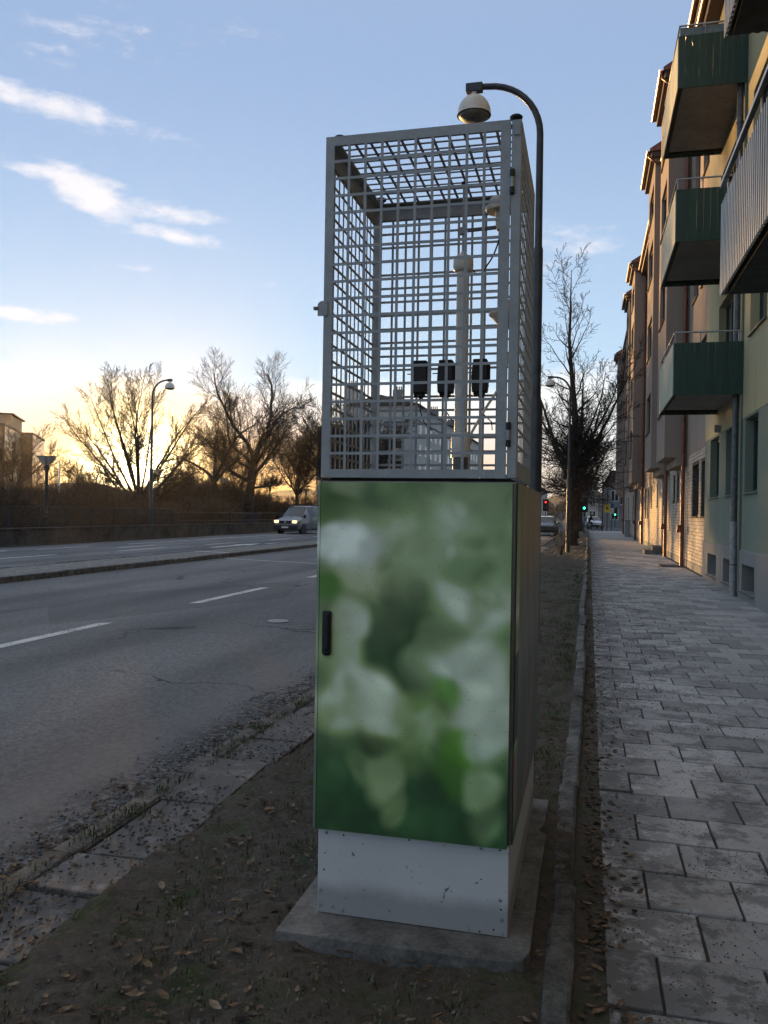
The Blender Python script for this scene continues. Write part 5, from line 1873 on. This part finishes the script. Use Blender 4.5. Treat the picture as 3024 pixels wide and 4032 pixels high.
# darker block left of it
db = thing('balcony_block', 'darker grey block with open balconies beside the white apartment block', 'apartment block', (-48, 178, 0))
def dbp(mb, name, m, parent=None, **kw):
    mb.v = [tuple(Vector(v) - Vector((-48, 178, 0))) for v in mb.v]
    return mb.build(name, m, parent or db, **kw)
dbp(MB().box(-56.5, -40.0, 168, 198, -.2, 19.2), 'wall', 'plaster_grey')
dbp(MB().box(-56.8, -39.7, 167.7, 198.3, 19.21, 19.5), 'roof', 'wall_dark')
for z in (1.0, 3.9, 6.8, 9.7, 12.6, 15.5):
    for x in (-56.0, -51.0, -46.0):
        o = dbp(MB().box(x, x + 4.2, 166.5, 167.99, z, z + .2), 'balcony', 'plaster_grey')
        dbp(MB().box(x, x + 4.2, 166.5, 166.55, z + .21, z + 1.05), 'balcony_front', 'dark_brick', o)
        dbp(MB().box(x + .2, x + 4.0, 167.93, 167.995, z + .21, z + 2.2), 'balcony_door', 'pane', o)

# two stepped blocks with dark brick ends and glazed balconies, far left
for i, (px, py, lab, L) in enumerate(((-68.4, 86.1, 'stepped block with dark brick end and glazed balconies, nearer of the pair', 12.), (-73.0, 97.4, 'stepped block with dark brick end and glazed balconies, farther of the pair', 12.))):
    b = thing('glazed_block', lab, 'apartment block', (px, py, 0), R(29.1))
    b.location = (px, py, -.1)
    MB().box(-7, -1.3, 0, L, 0, 11.2).build('wall', 'plaster_grey', b)
    MB().box(-7, -.0, -.3, -.01, 0, 11.3).build('end_wall', 'dark_brick', b)
    MB().box(-7.2, .1, -.35, L + .1, 11.31, 11.55).build('roof', 'wall_dark', b)
    MB().box(-7, -3.0, 1.4, L - 1, 11.56, 14.0).build('penthouse', 'plaster_grey', b)
    MB().box(-7.2, -2.6, 1.0, L - .6, 14.01, 14.2).build('penthouse_roof', 'wall_dark', b)
    for k in range(4):
        z = .2 + k * 2.78
        o = MB().box(-1.29, 0, .02, L, z, z + .22).build('balcony', 'plaster_pale', b)
        MB().box(-.06, -.005, .04, L - .02, z + .23, z + 1.15).build('balcony_front', 'balcony_glass', o)
        for q in range(4):
            yy = .06 + q * (L - .1) / 4
            MB().box(-.05, -.015, yy, yy + (L - .1) / 4 - .12, z + 1.2, z + 2.76).build('balcony_pane', 'balcony_glass', o)

# houses beyond the crossing
fb = thing('corner_house', 'grey corner house with a mansard roof beyond the crossing', 'house', (7.5, 131, 0))
MB().box(-5.3, 8, -7, 14, -.2, 6.2).build('wall', 'plaster_grey', fb)
MB().prism([(-5.6, 6.21), (-4.6, 8.0), (7, 8.0), (8.3, 6.21)], (1, 0, 0), (0, 0, 1), (0, 1, 0), -7.3, 14.3).build('roof', 'wall_dark', fb)
facade_windows(fb, (2.2, 124, 0), (1, 0, 0), (0, -1, 0), [.8, 3.0, 5.2, 7.4, 9.6], [.9, 3.6], 1.1, 1.6, 'white_frame')
MB().box(-3.2, .8, -8.2, -7.01, 3.0, 3.2).build('balcony', 'plaster_pale', fb)
MB().box(-3.2, .8, -8.2, -8.14, 3.21, 4.1).build('balcony_front', 'rail_dark', fb)
tb_ = thing('tower_block', 'pale flat-roofed block far off over the street trees', 'apartment block', (-.2, 195, 0))
MB().box(-4.4, 2.1, -9, 9, -.2, 9.6).build('wall', 'plaster_pale', tb_)
MB().box(-4.6, 2.3, -9.2, 9.2, 9.61, 9.9).build('roof', 'wall_dark', tb_)
facade_windows(tb_, (-4.6, 186, 0), (1, 0, 0), (0, -1, 0), [.6, 2.6, 4.6], [1., 4., 7.], 1.4, 1.5, 'white_frame')
lb = thing('terrace_house', 'pale rendered house with a chimney, seen past the cabinet beyond the junction', 'house', (-14.5, 146, 0))
MB().box(-7, 6.6, -14, 18, -.2, 6.0).build('wall', 'plaster_pale', lb)
MB().prism([(-7.3, 6.01), (-.2, 8.4), (7.0, 6.01)], (1, 0, 0), (0, 0, 1), (0, 1, 0), -14.3, 18.3).build('roof', 'wall_dark', lb)
MB().box(3.5, 4.6, -9, -8, 6.6, 8.9).build('chimney', 'plaster_grey', lb)
facade_windows(lb, (-7.9, 132, 0), (0, 1, 0), (1, 0, 0), [1, 5, 9, 13, 17, 21, 25], [.9, 3.4], 1.2, 1.5, 'white_frame')


# ------------------------------------------------------------------ vehicles
def loft(stations):
    """stations along the length: (y, z sill, z belt, z top, half width, half width at top); returns points per ring"""
    rings = []
    for (y, zs, zb, zt, hw, ht) in stations:
        zm = (zs + zb) / 2
        half = [(hw * .90, zs), (hw * .985, zs + .10), (hw, zm), (hw * .975, zb), (ht, zt - .07), (ht * .86, zt - .01), (ht * .4, zt + .012)]
        ring = [(x, y, z) for x, z in half] + [(-x, y, z) for x, z in reversed(half)]
        rings.append(ring)
    return rings


def vehicle(name, label, cat, loc, rz, st, glassmap, paint, wheels, L, wr, group=None, lights=None, extra=None):
    o = thing(name, label, cat, loc, rz, group)
    rings = loft(st)
    n = len(rings[0])
    body, groups = MB(), {}
    vs = [p for q in rings for p in q]
    faces = {}
    for j in range(len(rings) - 1):
        for i in range(n):
            i2 = (i + 1) % n
            f = (j * n + i, j * n + i2, (j + 1) * n + i2, (j + 1) * n + i)
            key = glassmap(j, i, n)
            faces.setdefault(key, []).append(f)
    faces.setdefault(None, []).append(tuple(range(n)))
    faces[None].append(tuple((len(rings) - 1) * n + i for i in range(n - 1, -1, -1)))
    for key, fs in faces.items():
        used = sorted({i for f in fs for i in f})
        mp = {u: k for k, u in enumerate(used)}
        mb = MB().add([vs[u] for u in used], [tuple(mp[i] for i in f) for f in fs])
        mb.build(key or 'body', 'pane_bright' if key else paint, o, smooth=35)
    hw = st[len(st) // 2][4]
    for y in wheels:
        for s in (-1, 1):
            x = s * (hw - .11)
            w = MB().lathe([(wr * .62, -.10), (wr * .95, -.10), (wr, -.06), (wr, .06), (wr * .95, .10), (wr * .62, .10)], (x, y, wr), 22, 'x').build('wheel', 'rubber', o, smooth=40)
            MB().lathe([(0, -.07), (wr * .60, -.085), (wr * .62, -.06), (wr * .62, .06), (wr * .60, .085), (0, .07)], (x, y, wr), 18, 'x').build('rim', 'rim', w, smooth=40)
            MB().lathe([(wr * 1.04, -.02), (wr * 1.16, -.02), (wr * 1.16, .02), (wr * 1.04, .02)], (s * (hw - .005), y, wr), 22, 'x').build('wheel_arch', 'black_plastic', o, smooth=40)
    if extra:
        extra(o)
    return o


def van_glass(j, i, n):
    k = min(i, n - 2 - i) if i < n - 1 else -1
    roof = i in (4, 5, 6, 7, 8)
    if j == 3 and i in (4, 5, 6, 7, 8):
        return 'windscreen'
    if j in (4, 5, 6) and i in (3,):
        return 'side_window'
    if j in (4, 5, 6) and i in (9,):
        return 'side_window_far'
    return None


def van_extra(o):
    for s in (-1, 1):
        MB().prism([(-.20, -.08), (.14, -.10), (.20, .08), (-.12, .10)], (s, 0, 0), (0, 0, 1), (0, -1, 0), 2.40, 2.475).build('headlight', 'lit_headlight', o, bevel=.01, loc=(s * .70, .0, .86))
        MB().box(s * .98 - .08, s * .98 + .08, -1.52, -1.40, 1.12, 1.34).build('wing_mirror', 'black_plastic', o, bevel=.02)
    MB().box(-.93, .93, -2.50, -2.30, .30, .62).build('bumper', 'black_plastic', o, bevel=.04)
    MB().box(-.52, .52, -2.475, -2.40, .74, .92).build('grille', 'black_plastic', o, bevel=.01)
    MB().lathe([(.0, -2.50), (.075, -2.50), (.085, -2.49), (.085, -2.47), (0, -2.47)], (0, 0, .83), 18, 'y').build('emblem', 'galv', o, smooth=40)
    MB().box(-.26, .26, -2.515, -2.502, .42, .53).build('number_plate', 'sign_white', o)
    for s in (-1, 1):
        MB().bar((s * .70, -.9, 1.99), (s * .70, 1.9, 2.01), .05, .04).build('roof_bar', 'black_plastic', o)
    for y in (-.7, .5, 1.7):
        MB().bar((-.74, y, 2.04), (.74, y, 2.04), .06, .04).build('roof_rack', 'black_plastic', o)
    for s in (-1, 1):
        for y in (-.55, 1.0):
            MB().box(s * .967 - .004, s * .967 + .004, y - .006, y + .006, .45, 1.15).build('door_seam', 'black_plastic', o)
        MB().box(s * .972 - .012, s * .972 + .012, -.42, -.22, 1.06, 1.10).build('door_handle', 'black_plastic', o)


VAN = [(-2.46, .38, .74, .86, .86, .74), (-2.30, .30, .86, 1.02, .93, .80), (-1.95, .28, .98, 1.12, .95, .80), (-1.55, .28, 1.12, 1.22, .95, .80), (-.72, .28, 1.16, 1.90, .95, .70),
       (-.55, .28, 1.16, 1.95, .95, .72), (.95, .28, 1.17, 1.97, .95, .73), (2.30, .30, 1.17, 1.94, .94, .72), (2.44, .36, 1.15, 1.84, .91, .70)]
vehicle('van', 'silver panel van with lit headlights driving past the low wall', 'van', (-19.9, 56.3, -.10), R(-9), VAN, van_glass, 'van_paint', (-1.52, 1.50), 4.9, .34, extra=van_extra)


def car_glass(j, i, n):
    if j == 3 and i in (4, 5, 6, 7, 8):
        return 'windscreen'
    if j in (4, 5) and i == 3:
        return 'side_window'
    if j in (4, 5) and i == 9:
        return 'side_window_far'
    if j == 6 and i in (4, 5, 6, 7, 8):
        return 'rear_window'
    return None


CAR = [(-2.15, .34, .62, .74, .78, .66), (-1.95, .26, .72, .86, .87, .74), (-1.1, .24, .86, .98, .90, .76), (-.85, .24, .90, 1.02, .90, .76), (-.15, .24, .92, 1.46, .90, .62), (.35, .24, .93, 1.50, .90, .62),
       (1.35, .26, .95, 1.46, .90, .60), (2.0, .30, .96, 1.06, .88, .70), (2.2, .38, .90, .98, .82, .66)]


def car_extra(lit_front=False, lit_rear=True):
    def f(o):
        for s in (-1, 1):
            MB().box(s * .66 - .14, s * .66 + .14, 2.12, 2.235, .70, .84).build('tail_light', 'lit_red' if lit_rear else 'copper_brown', o, bevel=.02)
            MB().box(s * .64 - .15, s * .64 + .15, -2.19, -2.08, .58, .70).build('headlight', 'lit_headlight_white' if lit_front else 'pane', o, bevel=.02)
            MB().box(s * .97 - .07, s * .97 + .07, -.78, -.68, .92, 1.05).build('wing_mirror', 'black_plastic', o, bevel=.02)
        MB().box(-.85, .85, 2.16, 2.26, .34, .56).build('bumper', 'black_plastic', o, bevel=.03)
        MB().box(-.85, .85, -2.24, -2.10, .30, .50).build('bumper', 'black_plastic', o, bevel=.03)
        MB().box(-.26, .26, 2.262, 2.27, .60, .71).build('number_plate', 'sign_white', o)
    return f


vehicle('car', 'dark car with red tail lights waiting at the kerb beyond the cabinet', 'car', (-3.25, 66.5, -.10), 0, CAR, car_glass, 'car_paint', (-1.35, 1.35), 4.3, .32, extra=car_extra())
vehicle('car', 'pale car with one red tail light showing behind the cyclist', 'car', (.45, 104., -.106), R(12), CAR, car_glass, 'car_paint_white', (-1.35, 1.35), 4.3, .32, extra=car_extra())
vehicle('car', 'dark car with bright white headlights beyond the picket railing', 'car', (-60.5, 74., -.05), R(-12), CAR, car_glass, 'car_paint', (-1.35, 1.35), 4.3, .32, extra=car_extra(True, False))
vehicle('car', 'dark car with an amber lamp ahead of the car at the kerb', 'car', (-4.2, 84., -.10), 0, CAR, car_glass, 'car_paint', (-1.35, 1.35), 4.3, .32, extra=car_extra(False, True))

# ------------------------------------------------------------------ cyclist
bk = thing('bicycle', 'dark city bicycle ridden across the footway end', 'bicycle', (.2, 85.3, -.10), R(0))
def spoke_wheel(x):
    w = MB()
    pts = [(x + .34 * math.cos(a), 0, .35 + .34 * math.sin(a)) for a in [6.2832 * k / 28 for k in range(29)]]
    w.tube(pts, .018, 6, caps=False)
    o = w.build('wheel', 'rubber', bk, smooth=True)
    for k in range(10):
        a = 6.2832 * k / 10
        MB().tube([(x, 0, .35), (x + .33 * math.cos(a), 0, .35 + .33 * math.sin(a))], .0035, 4).build('spoke', 'galv', o)
    MB().lathe([(0, -.05), (.03, -.05), (.03, .05), (0, .05)], (x, 0, .35), 10, 'y').build('hub', 'galv', o)
spoke_wheel(-.56)
spoke_wheel(.54)
bf = MB()
for p, q in (((-.56, 0, .35), (-.10, 0, .30)), ((-.10, 0, .30), (-.24, 0, .86)), ((-.10, 0, .30), (.36, 0, .78)), ((-.21, 0, .76), (.34, 0, .84)), ((-.56, 0, .35), (-.22, 0, .80)), ((.54, 0, .35), (.32, 0, 1.02))):
    bf.tube([p, q], .018, 8)
bf.build('frame', 'black_plastic', bk, smooth=40)
MB().prism([(-.40, .0), (-.12, .03), (-.10, .06), (-.38, .09)], (1, 0, 0), (0, 0, 1), (0, 1, 0), -.07, .07).build('saddle', 'black_matt', bk, bevel=.02, loc=(0, 0, .87))
MB().tube([(.26, -.28, 1.06), (.34, -.18, 1.07), (.33, 0, 1.04), (.34, .18, 1.07), (.26, .28, 1.06)], .014, 7).build('handlebar', 'galv', bk, smooth=True)
MB().tube([(-.10, -.10, .30), (-.02, -.10, .17), (-.02, -.17, .17)], .012, 6).build('crank', 'galv', bk)
MB().box(-.78, -.42, -.07, .07, .74, .765).build('carrier', 'black_plastic', bk)

pm = bpy.data.meshes.new('person')
V = [(-.20, 0, .98), (-.14, 0, 1.15), (-.04, 0, 1.36), (.03, 0, 1.50), (.07, 0, 1.58), (.10, 0, 1.70), (.10, 0, 1.78),
     (.02, -.18, 1.45), (.14, -.24, 1.22), (.30, -.27, 1.10), (.02, .18, 1.45), (.14, .24, 1.22), (.30, .27, 1.10),
     (-.18, -.09, .93), (.14, -.11, .74), (-.02, -.11, .30), (.10, -.12, .20), (-.18, .09, .93), (.16, .11, .92), (.02, .11, .52), (.14, .12, .45)]
Ed = [(0, 1), (1, 2), (2, 3), (3, 4), (4, 5), (5, 6), (3, 7), (7, 8), (8, 9), (3, 10), (10, 11), (11, 12), (0, 13), (13, 14), (14, 15), (15, 16), (0, 17), (17, 18), (18, 19), (19, 20)]
RD = [.15, .145, .165, .13, .06, .095, .085, .075, .055, .04, .075, .055, .04, .105, .075, .05, .045, .105, .075, .05, .045]
pm.from_pydata(V, Ed, [])
pm.materials.append(MATS['cloth_dark'])
po = bpy.data.objects.new('person', pm)
COL.objects.link(po)
po.location = (.2, 85.3, -.10)
sk = po.modifiers.new('skin', 'SKIN')
for i, rr in enumerate(RD):
    pm.skin_vertices[0].data[i].radius = (rr, rr)
pm.skin_vertices[0].data[0].use_root = True
po.modifiers.new('sub', 'SUBSURF').levels = 1
po.modifiers['sub'].render_levels = 2
tag(po, 'person in dark clothes and pale helmet riding a bicycle', 'person')
MB().lathe([(.118, -.02), (.122, .02), (.10, .075), (.05, .105), (0, .112)], (.10, 0, 1.76), 18).build('helmet', 'helmet', po, smooth=40)
fc = MB().lathe([(0, -.09), (.05, -.075), (.078, -.02), (.075, .03), (.04, .07), (0, .08)], (.13, 0, 1.69), 14)
fc.build('face', 'skin', po, smooth=True)


# ------------------------------------------------------------------ signals and signs at the crossing
def traffic_light(label, loc, h, lamp, idx, rz=0.):
    o = thing('traffic_light', label, 'traffic light', loc, rz, 'traffic lights at the crossing')
    MB().tube([(0, .12, 0), (0, .12, h)], .055, 10).build('pole', 'lamp_post', o, smooth=40)
    MB().box(-.17, .17, -.10, .06, h - 1.0, h - .02).build('housing', 'black_plastic', o, bevel=.02)
    MB().box(-.30, .30, .061, .075, h - 1.15, h + .12).build('backboard', 'black_matt', o, bevel=.01)
    for k, m in enumerate(('lamp_inside', 'lamp_inside', 'lamp_inside')):
        z = h - .20 - .31 * k
        mm = lamp if k == idx else 'black_matt'
        MB().lathe([(0, -.115), (.085, -.108), (.10, -.101), (0, -.101)], (0, 0, z), 18, 'y').build('lens', mm, o, smooth=40)
        vs = []
        for yy in (-.102, -.26):
            for q in range(9):
                a = math.pi * q / 8
                vs.append((.115 * math.cos(a), yy, z + .115 * math.sin(a)))
        MB().add(vs, [(q, q + 1, 9 + q + 1, 9 + q) for q in range(8)]).build('visor', 'black_matt', o)
    return o


traffic_light('traffic light showing green, on the post just past the street trees', (-.40, 72.0, .0), 2.95, 'lit_green', 2)
traffic_light('traffic light showing red, on the road side of the street trees', (-4.5, 90.0, -.1), 3.15, 'lit_red', 0)
traffic_light('small far traffic light showing green before the grey corner house', (3.4, 116., -.1), 2.6, 'lit_green', 2)
sg = thing('direction_sign', 'white overhead direction sign with dark arrows past the crossing', 'road sign', (1.33, 87.9, -.1))
MB().tube([(0, 0, 0), (0, 0, 5.6)], .07, 10).build('pole', 'lamp_post', sg, smooth=40)
bd_ = MB().box(-1.32, -.05, -.12, -.09, 2.98, 3.58).build('sign_board', 'sign_white', sg, bevel=.005)
for (x0, x1, z) in ((-1.10, -.30, 3.42), (-1.05, -.42, 3.27), (-.85, -.45, 3.12)):
    MB().box(x0, x1, -.124, -.1205, z - .022, z + .022).build('sign_line', 'sign_ink', bd_)
for x in (-1.22, -.15):
    MB().prism([(-.02, -.15), (.02, -.15), (.02, .08), (.06, .08), (0, .17), (-.06, .08), (-.02, .08)], (1, 0, 0), (0, 0, 1), (0, 1, 0), -.124, -.1205).build('arrow', 'sign_ink', bd_, loc=(x, 0, 3.26))
ys = thing('roadworks_sign', 'yellow sign panel on a tall slim post past the crossing', 'road sign', (1.80, 88.0, -.1))
MB().tube([(0, 0, 0), (0, 0, 5.7)], .05, 10).build('pole', 'lamp_post', ys, smooth=40)
MB().box(-.30, .30, -.09, -.06, 1.95, 2.80).build('sign_board', 'sign_yellow', ys, bevel=.005)
MB().box(-.12, .12, -.094, -.0905, 2.25, 2.50).build('sign_mark', 'rust', ys)
bs_ = thing('parking_sign', 'small blue and white sign on a post beside the yellow one', 'road sign', (2.25, 88.6, -.1))
MB().tube([(0, 0, 0), (0, 0, 3.0)], .04, 10).build('pole', 'lamp_post', bs_, smooth=40)
MB().box(-.22, .22, -.07, -.045, 2.45, 2.85).build('sign_board', 'sign_blue', bs_, bevel=.005)
MB().box(-.24, .24, -.07, -.045, 1.85, 2.42).build('plate', 'sign_white', bs_, bevel=.005)
bx = thing('switch_box', 'grey switch box standing against the brick house wall', 'switch box', (2.72, 63.5, 0))
MB().box(-.16, .16, -.35, .35, 0, 1.15).build('case', 'galv', bx, bevel=.01)
MB().box(-.19, .19, -.38, .38, 1.151, 1.20).build('lid', 'galv_dark', bx, bevel=.01)

# ------------------------------------------------------------------ litter
st = MB().tube([(1.272, 3.043, .007), (1.325, 3.135, .009)], .0032, 8)
tag(st.build('paper_stick', 'paper', smooth=True), 'thin white stick lying on the paving slabs', 'stick')
r = random.Random(77)
lf = MB()
leaf(lf, 0, 0, 0, .038, r)
o = lf.build('dry_leaf', 'leaf_pale', loc=(2.06, 3.62, .004))
tag(o, 'single curled dry leaf on the bare paving slabs', 'leaf')
o = MB().add([(-.09, -.05, .0), (.09, -.06, .01), (.10, .05, .05), (-.06, .07, .03), (0, 0, .06)], [(0, 1, 4), (1, 2, 4), (2, 3, 4), (3, 0, 4)]).build('crumpled_paper', 'paper', loc=(-.42, 46.5, .04))
tag(o, 'crumpled white paper lying in the strip past the tall street tree', 'litter')


# ------------------------------------------------------------------ haze added to imitate glare around the sun
hz = MB().box(-340, 330, -60, 480, -1.3, 26).build('haze', None)
hm_ = bpy.data.materials.new('glare_haze')
hm_.use_nodes = True
t_ = hm_.node_tree
t_.nodes.clear()
pv = t_.nodes.new('ShaderNodeVolumePrincipled')
pv.inputs['Color'].default_value = (.95, .93, .90, 1)
pv.inputs['Density'].default_value = .00012
pv.inputs['Anisotropy'].default_value = .82
oo = t_.nodes.new('ShaderNodeOutputMaterial')
t_.links.new(pv.outputs[0], oo.inputs['Volume'])
hz.data.materials.append(hm_)
tag(hz, 'thin haze added to imitate sun glare over street and park', 'haze', kind='stuff')
